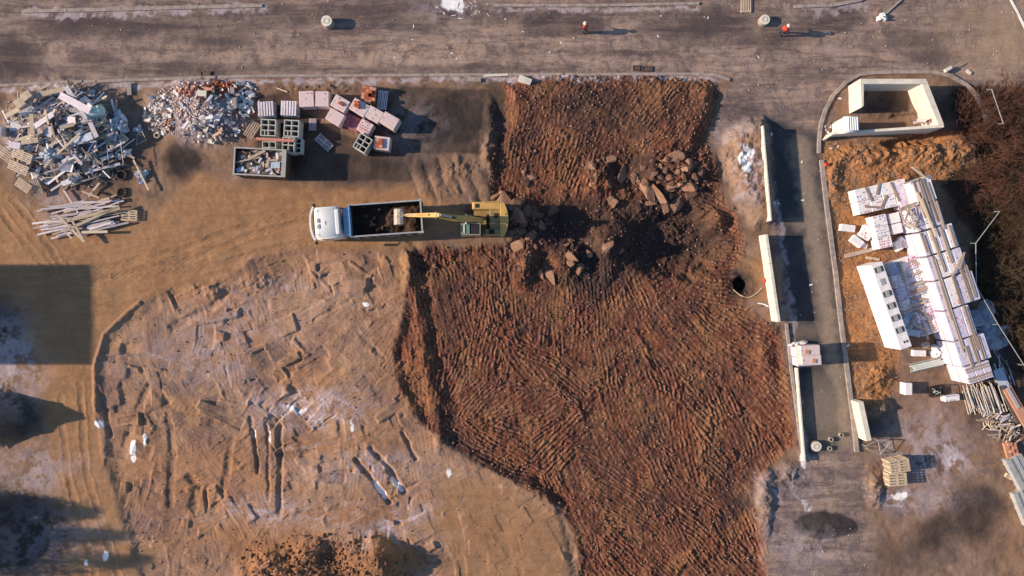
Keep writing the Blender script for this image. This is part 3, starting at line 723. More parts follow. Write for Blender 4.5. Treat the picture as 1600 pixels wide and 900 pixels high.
# shadow length = h / tan(elevation)
def west_block(px_end, py0, py1, xr, depth, label):
    xe = (px_end - 800) / S
    h = (xe - xr) * math.tan(R(SUN_EL))
    shed(xr - depth, (450 - py1) / S, xr, (450 - py0) / S, h - .18, label)
west_block(143, 416, 567, -50.5, 9, 'plain rendered site building whose square shadow falls across the haul road')
M['leaf'] = mat_basic('leaf', (0.055, 0.075, 0.035), 0.7, 0.4, 1.5, objvar=0.2)
M['bark'] = mat_basic('bark', (0.12, 0.085, 0.06), 0.9, 0.4, 3)
def conifer(px, py, hh, rad, label, seed):
    r = random.Random(seed); p = P(px, py); p.z = gz(p.x, p.y)
    t = empty('pine_tree', p, 0); tag(t, label, 'tree', 'trees west of the site')
    MB().tube((0, 0, -.2), (0, 0, hh * .9), .2, .05, 8).build('trunk', M['bark'], t)
    m = MB()
    for _ in range(26):
        z = hh * r.uniform(.12, .92); a = r.uniform(0, 6.28); L_ = rad * (1 - z / hh * .8) * r.uniform(.6, 1)
        m.tube((0, 0, z), (math.cos(a) * L_, math.sin(a) * L_, z + .25), .04, .015, 4, caps=False)
    m.build('limb', M['bark'], t)
    V_ = []; F_ = []
    for _ in range(220):
        z = hh * r.uniform(.12, 1.0); a = r.uniform(0, 6.28); L_ = rad * max(.08, 1 - (z / hh) ** 1.2 * .95) * r.uniform(.35, 1.1)
        c_ = Vector((math.cos(a) * L_, math.sin(a) * L_, z))
        for _ in range(26):
            q_ = c_ + Vector((r.gauss(0, .28), r.gauss(0, .28), r.gauss(0, .16)))
            d1 = Vector((r.gauss(0, 1), r.gauss(0, 1), r.gauss(0, .6))).normalized() * .11; d2 = Vector((r.gauss(0, 1), r.gauss(0, 1), r.gauss(0, .6))).normalized() * .05
            i0 = len(V_); V_ += [q_ - d1, q_ + d2, q_ + d1, q_ - d2]; F_.append((i0, i0 + 1, i0 + 2, i0 + 3))
    me_ = bpy.data.meshes.new('crown'); me_.from_pydata([tuple(v) for v in V_], [], F_); me_.materials.append(M['leaf']); inst('crown', me_, t)
conifer(-110, 800, 5.6, 1.9, 'green conifer just west of the site, northern one of four', 1)
conifer(-125, 838, 6.9, 2.3, 'green conifer just west of the site, second from the north', 2)
conifer(-120, 878, 7.4, 2.4, 'green conifer just west of the site, tallest one', 3)
conifer(-130, 925, 6.8, 2.3, 'green conifer just west of the site, southern one', 4)
conifer(-60, 790, 3.2, 1.4, 'small green conifer just west of the site', 5)
west_block(-20, 640, 700, -49.5, 5, 'small rendered hut beside the spoil heap west of the site')

# ------------------------------------------------------------------ dump truck
def make_truck():
    t = empty('dump_truck', P(583, 349, 0)); t.rotation_euler = (0, 0, R(4))
    t.location.z = gz(t.location.x, t.location.y) + .03
    tag(t, 'dump truck with white cab being loaded with dark soil on the haul road', 'truck')
    # local: -x is the front; length 8.3
    hw = 1.19
    # chassis
    m = MB(); m.box((.2, .42, .95), (7.6, .14, .28)); m.box((.2, -.42, .95), (7.6, .14, .28)); m.box((3.2, 0, .95), (.14, .8, .2)); m.box((-1.5, 0, .95), (.14, .8, .2))
    m.build('chassis', M['dark'], t, .01)
    # cab
    out = [(-4.10, .62), (-4.12, 1.55), (-3.98, 2.55), (-3.80, 2.92), (-3.45, 3.02), (-2.25, 3.02), (-2.02, 2.9), (-1.98, .62)]
    body = MB().prism_y(out, -1.18, 1.18).build('cab', M['white_paint'], t, .09, True, 3)
    # sleeper step at back of roof
    MB().box((-2.12, 0, 2.98), (.28, 1.9, .16)).build('roof_spoiler', M['white_paint'], t, .04)
    for sx in (.16, -.28):
        MB().box((-3.55, sx, 3.03), (.22, .34, .05)).build('roof_vent', M['metal_grey'], t, .01)
    rl = MB()
    for yy in (-.9, .9): rl.tube((-3.7, yy, 3.02), (-3.7, yy, 3.08), .04)
    rl.build('marker_light', M['metal_dark'], t)
    MB().box((-3.02, -.04, 3.035), (.05, .3, .02)).build('roof_badge', M['metal_grey'], t)
    MB().box((-4.10, 0, 2.05), (.08, 2.1, .82), (0, R(8), 0)).build('windscreen', M['glass'], t, .02)
    # sun visor, curved bright bar in front of the cab roof
    pts = []
    for k in range(13):
        y = -1.28 + 2.56 * k / 12
        pts.append((-4.24 + .30 * (abs(y) / 1.28) ** 2.5, y))
    m = MB()
    for a, b_ in zip(pts[:-1], pts[1:]): m.bar((a[0], a[1], 2.75), (b_[0], b_[1], 2.75), .14, .06)
    m.build('sun_visor', M['white_paint'], t)
    for sy in (-1, 1):
        m = MB().bar((-3.9, sy * 1.18, 2.5), (-3.98, sy * 1.42, 2.45), .05, .05)
        arm = m.build('mirror', M['dark'], t)
        MB().box((-4.0, sy * 1.45, 2.2), (.12, .2, .5)).build('mirror_glass', M['dark'], arm, .02)
    for sy in (-1, 1):
        d = MB().box((-3.1, sy * 1.195, 1.6), (1.0, .03, 1.5)).build('door', M['white_paint'], t, .01)
        MB().box((-3.1, sy * 1.215, 2.1), (.8, .02, .5)).build('side_window', M['glass'], d)
        MB().box((-4.14, sy * .9, 1.0), (.06, .35, .2)).build('headlight', M['metal_grey'], t, .02)
    MB().box((-4.14, 0, .62), (.22, 2.3, .35)).build('bumper', M['dark'], t, .03)
    # hydraulic tank and cradle between the cab and the tipping body
    MB().box((-1.62, 0, 1.55), (.42, 2.1, .9)).build('hydraulic_tank', M['blue_steel'], t, .04)
    m = MB().tube((-1.85, 1.05, .9), (-1.85, 1.05, 2.95), .07); m.build('exhaust_stack', M['metal_dark'], t)
    # tipping body
    x0, x1, zb, zt = -1.22, 4.22, 1.25, 2.75
    m = MB(); m.box(((x0 + x1) / 2, 0, zb), (x1 - x0, 2.3, .1))
    for sy in (-1, 1): m.box(((x0 + x1) / 2, sy * 1.19, (zb + zt) / 2), (x1 - x0, .06, zt - zb))
    m.box((x0, 0, (zb + zt) / 2), (.06, 2.32, zt - zb)); 
    m.build('tipping_body', M['box_steel'], t)
    for k in range(7):
        for sy in (-1, 1): MB().box((x0 + .3 + k * .8, sy * 1.25, (zb + zt) / 2), (.1, .07, zt - zb - .1)).build('side_rib', M['rim_steel'], t)
    MB().box((x1, 0, (zb + zt) / 2), (.07, 2.40, zt - zb)).build('tailgate', M['box_steel'], t)
    m = MB()
    for sy in (-1, 1): m.box(((x0 + x1) / 2, sy * 1.2, zt + .04), (x1 - x0, .11, .09))
    m.box((x1 + .03, 0, zt + .04), (.12, 2.5, .09)); m.box((x1, 1.22, zt + .08), (.3, .16, .12)); m.box((x1, -1.22, zt + .08), (.3, .16, .12))
    m.build('top_rail', M['rim_steel'], t, .01)
    # sloping blue head board that overhangs toward the cab
    m = MB(); m.box((-1.42, 0, 2.62), (.62, 2.12, .07), (0, R(-8), 0)); m.box((-1.20, 0, 2.85), (.08, 2.4, .2))
    for yy in (-.9, -.3, .3, .9): m.box((-1.42, yy, 2.67), (.6, .05, .05), (0, R(-8), 0))
    m.build('headboard', M['blue_steel'], t, .01)
    # wheels
    for xw in (-3.3, 1.6, 2.95):
        for sy in (-1, 1):
            wd = MB().tube((xw, sy * .82, .5), (xw, sy * 1.17, .5), .5, n=24).build('wheel', M['dark'], t)
            MB().tube((xw, sy * 1.1, .5), (xw, sy * 1.19, .5), .27, n=16).build('rim', M['rim_steel'], wd)
    # soil load as a lumpy heap
    g = 60; gy = 28; m = MB()
    for j in range(gy + 1):
        for i in range(g + 1):
            u = i / g; v = j / gy
            x = x0 + .05 + u * (x1 - x0 - .1); y = -1.14 + v * 2.28
            z = 1.45 + .55 * math.exp(-((u - .52) / .2) ** 2 - ((v - .45) / .4) ** 2) + .25 * math.exp(-((u - .85) / .15) ** 2)
            z += .20 * (float(vn(np.array(x * 2.2 + 30), np.array(y * 2.2 + 30), 3)) - .5) + .12 * (float(vn(np.array(x * 6 + 30), np.array(y * 6 + 30), 4)) - .5)
            m.v.append(Vector((x, y, z)))
    for j in range(gy):
        for i in range(g):
            a = j * (g + 1) + i; m.f.append([a, a + 1, a + g + 2, a + g + 1])
    o = m.build('soil_load', M['load'], None, 0, True)
    o.location = t.location; o.rotation_euler = t.rotation_euler
    tag(o, 'dark moist soil heaped inside the open truck body', 'soil', kind='stuff')
    return t

# rocks
def rock_mesh(name, mat, seed, sub=2, flat=.6, rough_=.35):
    r = random.Random(seed)
    bm = bmesh.new(); bmesh.ops.create_icosphere(bm, subdivisions=sub, radius=1)
    planes = [(Vector((r.gauss(0, 1), r.gauss(0, 1), r.gauss(0, 1))).normalized(), r.uniform(.28, .7)) for _ in range(11)]
    for v in bm.verts:
        for nrm, d in planes:
            k = v.co.dot(nrm)
            if k > d: v.co -= nrm * (k - d)
        v.co *= 1 + r.uniform(-.08, .08) * rough_
        v.co.z *= flat
    me_ = bpy.data.meshes.new(name); bm.to_mesh(me_); bm.free(); me_.materials.append(mat)
    return me_
rocksA = [rock_mesh('boulder', M['rock'], 100 + i, 3) for i in range(6)]
rocksB = [rock_mesh('boulder', M['rock_pale'], 200 + i, 3) for i in range(5)]

truck = make_truck()

# ------------------------------------------------------------------ excavator
def make_excavator():
    base = P(762, 346, 0)
    t = empty('excavator', (base.x, base.y, gz(base.x, base.y) + .05))
    tag(t, 'yellow tracked excavator reaching its bucket into the dump truck', 'excavator')
    # tracks, oriented along x
    for sy in (-1, 1):
        out = []
        for a in range(0, 181, 15): out.append((1.65 + .42 * math.sin(R(a)), .44 + .42 * math.cos(R(a))))
        for a in range(180, 361, 15): out.append((-1.65 + .42 * math.sin(R(a)), .44 + .42 * math.cos(R(a))))
        tr = MB().prism_y(out, sy * .78, sy * 1.28).build('track', M['metal_dark'], t)
        m = MB()
        for k in range(24): m.box((-1.7 + 3.4 * k / 23, sy * 1.03, .875), (.07, .52, .03))
        m.build('track_shoe', M['metal_dark'], tr)
    MB().box((0, 0, .6), (1.8, 1.6, .45)).tube((0, 0, .8), (0, 0, 1.12), .6, n=20).build('undercarriage', M['metal_dark'], t)
    # upper deck (slightly turned frame, front to -x)
    up = MB().prism([(-1.05, -1.28), (1.0, -1.28), (1.35, -1.1), (1.35, 1.1), (1.0, 1.28), (-1.0, 1.28), (-1.05, .35), (-.35, .3), (-.35, -.3), (-1.05, -.35)], 1.1, 1.3)
    up.build('platform', M['yellow_dull'], t)
    # counterweight: curved back
    pts = [(1.02, -1.3)]
    for k in range(11):
        a = -1 + 2 * k / 10; pts.append((1.68 - .34 * a * a, 1.3 * a))
    pts += [(1.02, 1.3)]
    MB().prism(pts, 1.15, 2.15).build('counterweight', M['yellow'], t, .04)
    m = MB(); 
    for yy in (-.35, .35): m.tube((1.4, yy, 2.15), (1.4, yy, 2.22), .05)
    m.build('lifting_eye', M['metal_grey'], t)
    # engine hood low between the sides, darker, with grille
    MB().box((.62, 0, 1.62), (.8, 1.5, .62)).build('engine_hood', M['yellow_dull'], t, .04)
    MB().box((.12, -.1, 1.55), (.34, .95, .5)).build('engine_grille', M['dark'], t, .02)
    MB().box((.72, .28, 1.95), (.34, .34, .06)).build('hood_hatch', M['dark'], t, .02)
    MB().tube((.55, -.35, 1.9), (.55, -.35, 2.25), .06).build('exhaust_pipe', M['metal_grey'], t)
    # long side box (fuel and tool) on the north side
    MB().box((0.0, 1.02, 1.70), (2.1, .58, .85)).build('side_tank', M['yellow'], t, .05)
    MB().box((-.74, 1.0, 2.135), (.3, .3, .04)).build('filler_hatch', M['dark'], t, .01)
    MB().box((-.95, 1.02, 1.68), (.36, .56, .8)).build('tool_box', M['yellow'], t, .05)
    MB().box((.45, -1.02, 1.65), (1.15, .52, .7)).build('side_locker', M['yellow_dull'], t, .05)
    MB().box((.38, -.98, 2.02), (.42, .36, .05)).build('hood_hatch', M['dark'], t, .01)
    m = MB()
    for y0 in (-1.27, 1.29): 
        m.tube((-.2, y0, 2.35), (.95, y0, 2.35), .025)
        for xx in (-.2, .4, .95): m.tube((xx, y0, 1.9), (xx, y0, 2.35), .025)
    m.build('handrail', M['yellow'], t)
    # cab on the south-west corner
    cb = MB().prism_y([(-1.95, 1.25), (-2.02, 2.1), (-1.80, 2.9), (-.48, 2.9), (-.42, 1.25)], -1.30, -.42).build('cab', M['glass'], t, .04)
    MB().box((-1.15, -.86, 2.93), (1.36, .9, .07)).build('cab_roof', M['dark'], cb, .02)
    MB().box((-1.52, -.86, 2.985), (.52, .76, .05)).build('roof_window', M['green_glass'], cb, .015)
    MB().tube((-1.66, -1.2, 3.03), (-1.66, -.5, 3.03), .045).build('roof_bar', M['metal_grey'], cb)
    m = MB()
    for yy in (-1.28, -.44): m.box((-1.15, yy, 2.96), (1.36, .05, .06))
    m.box((-.47, -.86, 2.96), (.05, .88, .06)); m.build('roof_edge', M['metal_grey'], cb)
    for yy in (-1.2, -.5): MB().box((-1.86, yy, 2.98), (.12, .12, .1)).build('work_lamp', M['metal_grey'], cb)
    # boom: rises from the deck to an elbow, arm drops to the bucket
    def W(px, py, z):
        p = P(px, py, z); return Vector((p.x - t.location.x, p.y - t.location.y, z - t.location.z))
    foot = W(752, 345, 1.75); k1 = W(712, 341, 4.3); el = W(682, 336.5, 5.0); tip = W(634, 336.5, 2.95)
    def beam(path, widths, heights, name, mat):
        m = MB()
        rings = []
        for i, p in enumerate(path):
            d = (path[min(i + 1, len(path) - 1)] - path[max(i - 1, 0)]).normalized()
            side_ = Vector((-d.y, d.x, 0)).normalized(); upv = side_.cross(d).normalized()
            if upv.z < 0: upv = -upv
            wv, hv = widths[i] / 2, heights[i] / 2
            rings.append([p + side_ * wv + upv * hv, p - side_ * wv + upv * hv, p - side_ * wv - upv * hv, p + side_ * wv - upv * hv])
        for r_ in rings: m.v += r_
        for i in range(len(path) - 1):
            for k in range(4):
                a = i * 4 + k; b_ = i * 4 + (k + 1) % 4; m.f.append([a, b_, b_ + 4, a + 4])
        m.f.append([0, 1, 2, 3]); e = (len(path) - 1) * 4; m.f.append([e + 3, e + 2, e + 1, e])
        return m.build(name, mat, t, .02)
    beam([foot, foot.lerp(k1, .5) + Vector((0, 0, .15)), k1, el], [.42, .42, .42, .34], [.45, .62, .66, .36], 'boom', M['yellow'])
    # boom cylinders
    m = MB()
    for s_ in (-.3, .3): m.tube(foot + Vector((-.5, s_, -.35)), foot.lerp(k1, .62) + Vector((0, s_, 0)), .07)
    m.build('boom_cylinder', M['metal_grey'], t)
    a0 = el + Vector((.35, 0, .28))
    arm = beam([a0, el, el.lerp(tip, .5), tip], [.26, .34, .30, .22], [.3, .5, .36, .24], 'arm', M['yellow'])
    k2 = k1.lerp(el, .2) + Vector((0, 0, .5))
    MB().tube(k2, a0 + Vector((0, 0, .12)), .075).build('arm_cylinder', M['metal_grey'], t)
    m = MB().tube(el.lerp(tip, .22) + Vector((0, 0, .36)), el.lerp(tip, .62) + Vector((0, 0, .34)), .075)
    m.build('bucket_cylinder', M['yellow'], arm); MB().tube(el.lerp(tip, .62) + Vector((0, 0, .34)), tip + Vector((-.25, 0, .28)), .04).build('cylinder_rod', M['worn_steel'], arm)
    MB().bar(tip + Vector((.1, 0, 0)), tip + Vector((-.3, 0, .25)), .2, .1).build('bucket_link', M['worn_steel'], arm)
    m = MB(); m.tube(el + Vector((0, -.26, 0)), el + Vector((0, .26, 0)), .12, n=12); m.tube(tip + Vector((0, -.2, 0)), tip + Vector((0, .2, 0)), .09, n=12)
    m.build('pivot_pin', M['metal_dark'], t)
    # bucket: open scoop, curled with its mouth towards the machine
    bw = .62; c0 = tip + Vector((-.42, -.12, -.18))
    out = []; inn = []
    for k in range(9):
        a = R(60 + k * 26); out.append((c0.x + .52 * math.cos(a), c0.z + .48 * math.sin(a))); inn.append((c0.x + .44 * math.cos(a), c0.z + .40 * math.sin(a)))
    bk = MB().prism_y(out + inn[::-1], c0.y - bw, c0.y + bw)
    for sy in (-bw, bw - .05): bk.prism_y([(p[0], p[1]) for p in out], c0.y + sy, c0.y + sy + .05)
    bo = bk.build('bucket', M['worn_steel'], t)
    m = MB()
    for k in range(5): m.box((out[-1][0] + .1, c0.y - bw + .12 + k * (2 * bw - .24) / 4, out[-1][1] + .02), (.24, .1, .07), taper=.6)
    m.build('bucket_teeth', M['worn_steel'], bo)
    m = MB()
    for yy in (-.14, .14): m.box((c0.x + .1, c0.y + yy + .12, c0.z + .5), (.4, .06, .28))
    m.build('bucket_ear', M['worn_steel'], bo)
    m = MB()
    for yy in (-.04, .04): m.tube(foot + Vector((0, yy, .3)), k1 + Vector((0, yy, .36)), .025); m.tube(k1 + Vector((0, yy, .36)), el + Vector((0, yy, .3)), .025)
    m.build('hydraulic_hose', M['dark'], t)
    return t
exc = make_excavator()
def boulder(px, py, r_, pale_=False, rz=None, label=None, sc=(1, 1, 1), z=None, grp='boulders around the dig'):
    g = G(px, py)
    me_ = rnd.choice(rocksB if pale_ else rocksA)
    o = inst('boulder', me_, None, (g.x, g.y, (z if z is not None else gz(g.x, g.y) + r_ * .12)), (rnd.uniform(-.3, .3), rnd.uniform(-.3, .3), rz if rz is not None else rnd.uniform(0, 6.28)), (r_ * sc[0], r_ * sc[1], r_ * sc[2]))
    tag(o, label or ('pale angular boulder lying in the rubble around the excavator dig' if pale_ else 'dark brown boulder lying in the churned soil around the excavator dig'), 'boulder', grp)
    return o
# rocks in the truck body
for k, (dx, dy, r_, pl) in enumerate([(.35, -.35, .32, True), (.75, -.75, .28, True), (.5, .2, .22, False), (-.1, .4, .2, False), (.2, -.05, .2, False), (1.1, -.6, .2, False), (1.9, .3, .2, False), (.9, .85, .15, True)]):
    c4, s4 = math.cos(R(4)), math.sin(R(4))
    wx_ = truck.location.x + dx * c4 - dy * s4; wy_ = truck.location.y + dx * s4 + dy * c4
    o = inst('boulder', (rocksB if pl else rocksA)[k % 5], None, (wx_, wy_, 2.02 + .05 * (k % 2) - .15 * abs(dx - 1) * .5), (0, .2, k), (r_ * 1.2, r_ * .8, r_))
    tag(o, 'broken rock lying on the soil load in the truck body', 'boulder', 'rocks on the truck load')

# ------------------------------------------------------------------ boulders round the dig
for px, py, r_, pl, sc, lab in [
    (1047, 250, .62, True, (1.0, .62, .6), 'long pale boulder on top of the rock heap, the one nearest the road'),
    (1010, 297, .85, True, (1.0, .55, .6), 'large pale split slab at the lower left end of the rock heap'),
    (1025, 303, .80, True, (1.15, .35, .5), 'narrow pale slab leaning against the large split slab'),
    (1018, 318, .5, True, (1.0, .4, .5), 'pointed pale rock at the foot of the large split slab'),
    (925, 263, .38, True, (1, .8, .7), 'rounded pale rock at the left end of the rock heap'),
    (973, 268, .55, True, (1, .6, .6), 'flat pale rock between the left rock and the big slab'),
    (955, 250, .4, True, (1, .7, .6), 'small pale rock on the upper left of the rock heap'),
    (1038, 268, .42, True, (1, .6, .7), None), (1050, 292, .45, True, (1, .6, .6), None), (1073, 290, .55, True, (1, .8, .7), None),
    (1083, 276, .5, False, (1, .8, .9), None), (1092, 268, .42, False, (1, .7, .9), None), (1066, 268, .4, True, (.6, 1, .8), None),
    (1060, 318, .6, False, (1.3, .6, .6), None), (1042, 325, .5, False, (1, .8, .6), None), (1078, 305, .45, False, (1, .8, .6), None),
    (824, 284, .42, False, (.8, 1, .7), 'brown rock in the striped clay north of the excavator'), (831, 276, .33, True, (.6, 1, .7), 'pale rock beside the brown rock in the striped clay'), (819, 267, .2, True, (1, 1, .8), 'small round pale rock above the pair in the striped clay'),
    (788, 316, .62, True, (1, .8, .7), 'large pale boulder touching the back of the excavator'), (773, 308, .3, True, (1, .6, .7), 'small pale rock left of the large boulder behind the excavator'),
    (808, 320, .6, False, (1, .9, .7), None), (806, 338, .7, False, (.9, 1, .7), None), (822, 332, .45, False, (1, .8, .7), None), (836, 335, .5, False, (1.1, .7, .6), None), (818, 352, .4, False, (1, .8, .7), None),
    (845, 352, .32, False, (1, .8, .7), None), (860, 348, .28, False, (1, .8, .7), None), (866, 328, .4, False, (1.2, .7, .6), None), (805, 360, .42, False, (1, .8, .7), None), (826, 370, .42, False, (1, .8, .6), None),
    (813, 383, .5, True, (.8, 1.1, .6), 'pale orange boulder at the upper end of the rubble line below the excavator'), (855, 416, .42, False, (1, .7, .7), None), (862, 432, .38, True, (1.2, .8, .6), None), (845, 428, .3, True, (1, .7, .7), None),
    (947, 388, .42, True, (1, .8, .9), 'pale crumbling rock standing alone in the dark hollow'), (920, 396, .25, True, (1, .8, .7), None), (972, 393, .24, True, (1, .8, .7), None), (955, 310, .35, True, (.8, 1, .8), None), (960, 318, .3, True, (.8, 1, .8), None),
    (907, 420, .45, True, (1, .9, .6), None), (893, 402, .35, True, (1, .8, .6), None), (888, 412, .3, True, (1, .8, .7), None), (640, 419, .3, True, (.7, 1, .7), 'pale stone at the corner of the striped clay below the truck'), (679, 416, .28, True, (1.1, .7, .7), 'pale stone lying just below the truck tailgate'),
    (1005, 850, .2, False, (1, 1, .7), None), (1187, 478, .25, True, (1.4, .4, .5), None), (405, 888, .35, True, (.8, 1, .8), 'pale stone at the left foot of the clay spoil heap'), (473, 838, .3, True, (1, .8, .8), 'pale rock on top of the clay spoil heap'),
    (418, 880, .35, True, (1.2, .8, .7), None), (430, 872, .25, True, (1, .8, .8), None), (1380, 305, .2, True, (1, 1, .8), None)]:
    boulder(px, py, r_ * (1.65 if py < 440 and px > 760 else 1.2), pl, None, lab, sc)
for cx, cy, rx, ry, nn, rmax in [(1050, 280, 60, 32, 80, .42), (820, 345, 34, 36, 36, .36), (850, 405, 60, 30, 26, .25), (810, 390, 14, 34, 14, .25), (470, 870, 70, 34, 40, .22), (940, 270, 26, 24, 24, .3), (945, 385, 14, 16, 16, .22), (590, 862, 50, 26, 16, .16)]:
    wh_ = {1050: 'in the large rock heap near the side road', 820: 'just behind the excavator', 850: 'in the lower rubble line below the dark hollow', 810: 'at the left end of the lower rubble line', 470: 'on the spoil heap at the lower edge', 940: 'in the small pile left of the large rock heap', 945: 'round the lone rock in the dark hollow', 590: 'on the right half of the spoil heap'}[cx]
    for _ in range(nn):
        a = rnd.uniform(0, 6.28); q_ = math.sqrt(rnd.random())
        r_ = 1.3 * rmax * rnd.uniform(.35, 1) ** 1.3
        pl_ = rnd.random() < .35
        boulder(cx + rx * q_ * math.cos(a), cy + ry * q_ * math.sin(a), r_, pl_, None,
                ('small pale rock ' if pl_ else 'small dark brown rock ') + wh_, (1, rnd.uniform(.6, 1), rnd.uniform(.5, .9)), grp=('pale' if pl_ else 'dark') + ' rocks ' + wh_)

# clods and gravel nobody could count
def clods(name, label, pts, sizes, mat):
    t_ = (1 + 5 ** .5) / 2
    iv = np.array([(-1, t_, 0), (1, t_, 0), (-1, -t_, 0), (1, -t_, 0), (0, -1, t_), (0, 1, t_), (0, -1, -t_), (0, 1, -t_), (t_, 0, -1), (t_, 0, 1), (-t_, 0, -1), (-t_, 0, 1)]) / 1.9
    fc = np.array([(0,11,5),(0,5,1),(0,1,7),(0,7,10),(0,10,11),(1,5,9),(5,11,4),(11,10,2),(10,7,6),(7,1,8),(3,9,4),(3,4,2),(3,2,6),(3,6,8),(3,8,9),(4,9,5),(2,4,11),(6,2,10),(8,6,7),(9,8,1)])
    N = len(pts)
    V = iv[None] * (1 + rng.uniform(-.3, .3, (N, 12, 3))) * np.array(sizes)[:, None, None] * rng.uniform(.6, 1.2, (N, 1, 3))
    V = V + np.array(pts)[:, None, :]
    F = fc[None] + (np.arange(N) * 12)[:, None, None]
    me_ = bpy.data.meshes.new(name); me_.vertices.add(N * 12); me_.vertices.foreach_set('co', V.astype(np.float32).ravel())
    me_.loops.add(N * 60); me_.loops.foreach_set('vertex_index', F.astype(np.int32).ravel())
    me_.polygons.add(N * 20); me_.polygons.foreach_set('loop_start', np.arange(0, N * 60, 3, dtype=np.int32)); me_.update(calc_edges=True)
    me_.materials.append(mat); o = bpy.data.objects.new(name, me_); COL.objects.link(o); tag(o, label, 'soil', kind='stuff'); return o
def rand_pts(nn, F, x0, x1, y0, y1, smin, smax, dens=None):
    P_ = []; S_ = []
    while len(P_) < nn:
        px_ = rnd.uniform(x0, x1); py_ = rnd.uniform(y0, y1)
        if F is not None and float(samp(F, np.array([px_]), np.array([py_]))[0]) < 0: continue
        if dens and rnd.random() > dens(px_, py_): continue
        s_ = smin * (smax / smin) ** (rnd.random() ** 2.2)
        p = G(px_, py_); P_.append((p.x, p.y, p.z + s_ * .3)); S_.append(s_)
    return P_, S_
dn = lambda x, y: .25 + .9 * float(vn(np.array(x / 30.), np.array(y / 30.), 120)) ** 2 + (.6 if y < 260 else 0)
p_, s_ = rand_pts(9000, inpoly_c, 630, 1250, 118, 905, .022, .12, dn)
clods('soil_clods', 'loose clods strewn over the striped red clay', p_, s_, M['clod'])
p_, s_ = rand_pts(900, None, 375, 660, 826, 905, .03, .20, lambda x, y: max(0, 1.2 - math.hypot((x - 510) / 130, (y - 885) / 50)))
clods('soil_clods', 'loose clods and stones on the spoil heap at the lower edge', p_, s_, M['clod_dark'])
p_, s_ = rand_pts(1500, inpoly_p, 150, 900, 390, 900, .02, .07)
clods('soil_clods', 'small stones on the pale scraped floor', p_, s_, M['rock_pale'])
p_, s_ = rand_pts(1500, sdf(orange_pts), 1285, 1530, 205, 640, .02, .09)
clods('soil_clods', 'small clods on the orange soil beside the block stacks', p_, s_, M['clod'])
p_, s_ = rand_pts(3600, None, 10, 200, 138, 296, .03, .13, lambda x, y: max(0, 1.3 - math.hypot((x - 105) / 95, (y - 212) / 75)))
clods('fine_debris', 'fine pale debris filling the gaps of the scrap wood heap', p_, s_, M['crumb'])
p_, s_ = rand_pts(1200, None, 225, 408, 126, 225, .03, .15, lambda x, y: max(0, 1.3 - math.hypot((x - 320) / 85, (y - 175) / 46)))
clods('fine_debris', 'fine plaster crumbs filling the rubble heap', p_, s_, M['film_pink'])
p_, s_ = rand_pts(700, None, 290, 380, 128, 165, .03, .12, lambda x, y: max(0, 1.3 - math.hypot((x - 335) / 40, (y - 145) / 16)))
clods('fine_debris', 'red brick crumbs on the upper side of the rubble heap', p_, s_, M['brick'])
p_, s_ = rand_pts(900, sdf(road_pts), 0, 1600, 0, 900, .015, .06)
clods('gravel', 'loose gravel on the dusty dirt road', p_, s_, M['rubble'])

# ------------------------------------------------------------------ boards and timber
BOX = {}
def box_mesh(mat):
    if mat not in BOX:
        BOX[mat] = [MB().box((0, 0, 0), (1, 1, 1)).mesh('board', M[mat]) for _ in range(1)]
    return BOX[mat][0]
def board(name, px, py, ang, L_, W_, T_, mat, label, grp, z=None, tilt=0.0, roll=0.0, cat='plank'):
    # ang in image degrees, clockwise from right
    p = P(px, py, 0 if z is None else z)
    if z is None:
        c_, s2 = math.cos(R(-ang)), math.sin(R(-ang))
        zs = [gz(p.x + c_ * L_ * k, p.y + s2 * L_ * k) for k in (-.45, -.2, 0, .2, .45)]
        z = max(zs) - .02 + T_ / 2
    o = inst(name, box_mesh(mat), None, (p.x, p.y, z), (roll, tilt, R(-ang)), (L_, W_, T_))
    tag(o, label, cat, grp); return o

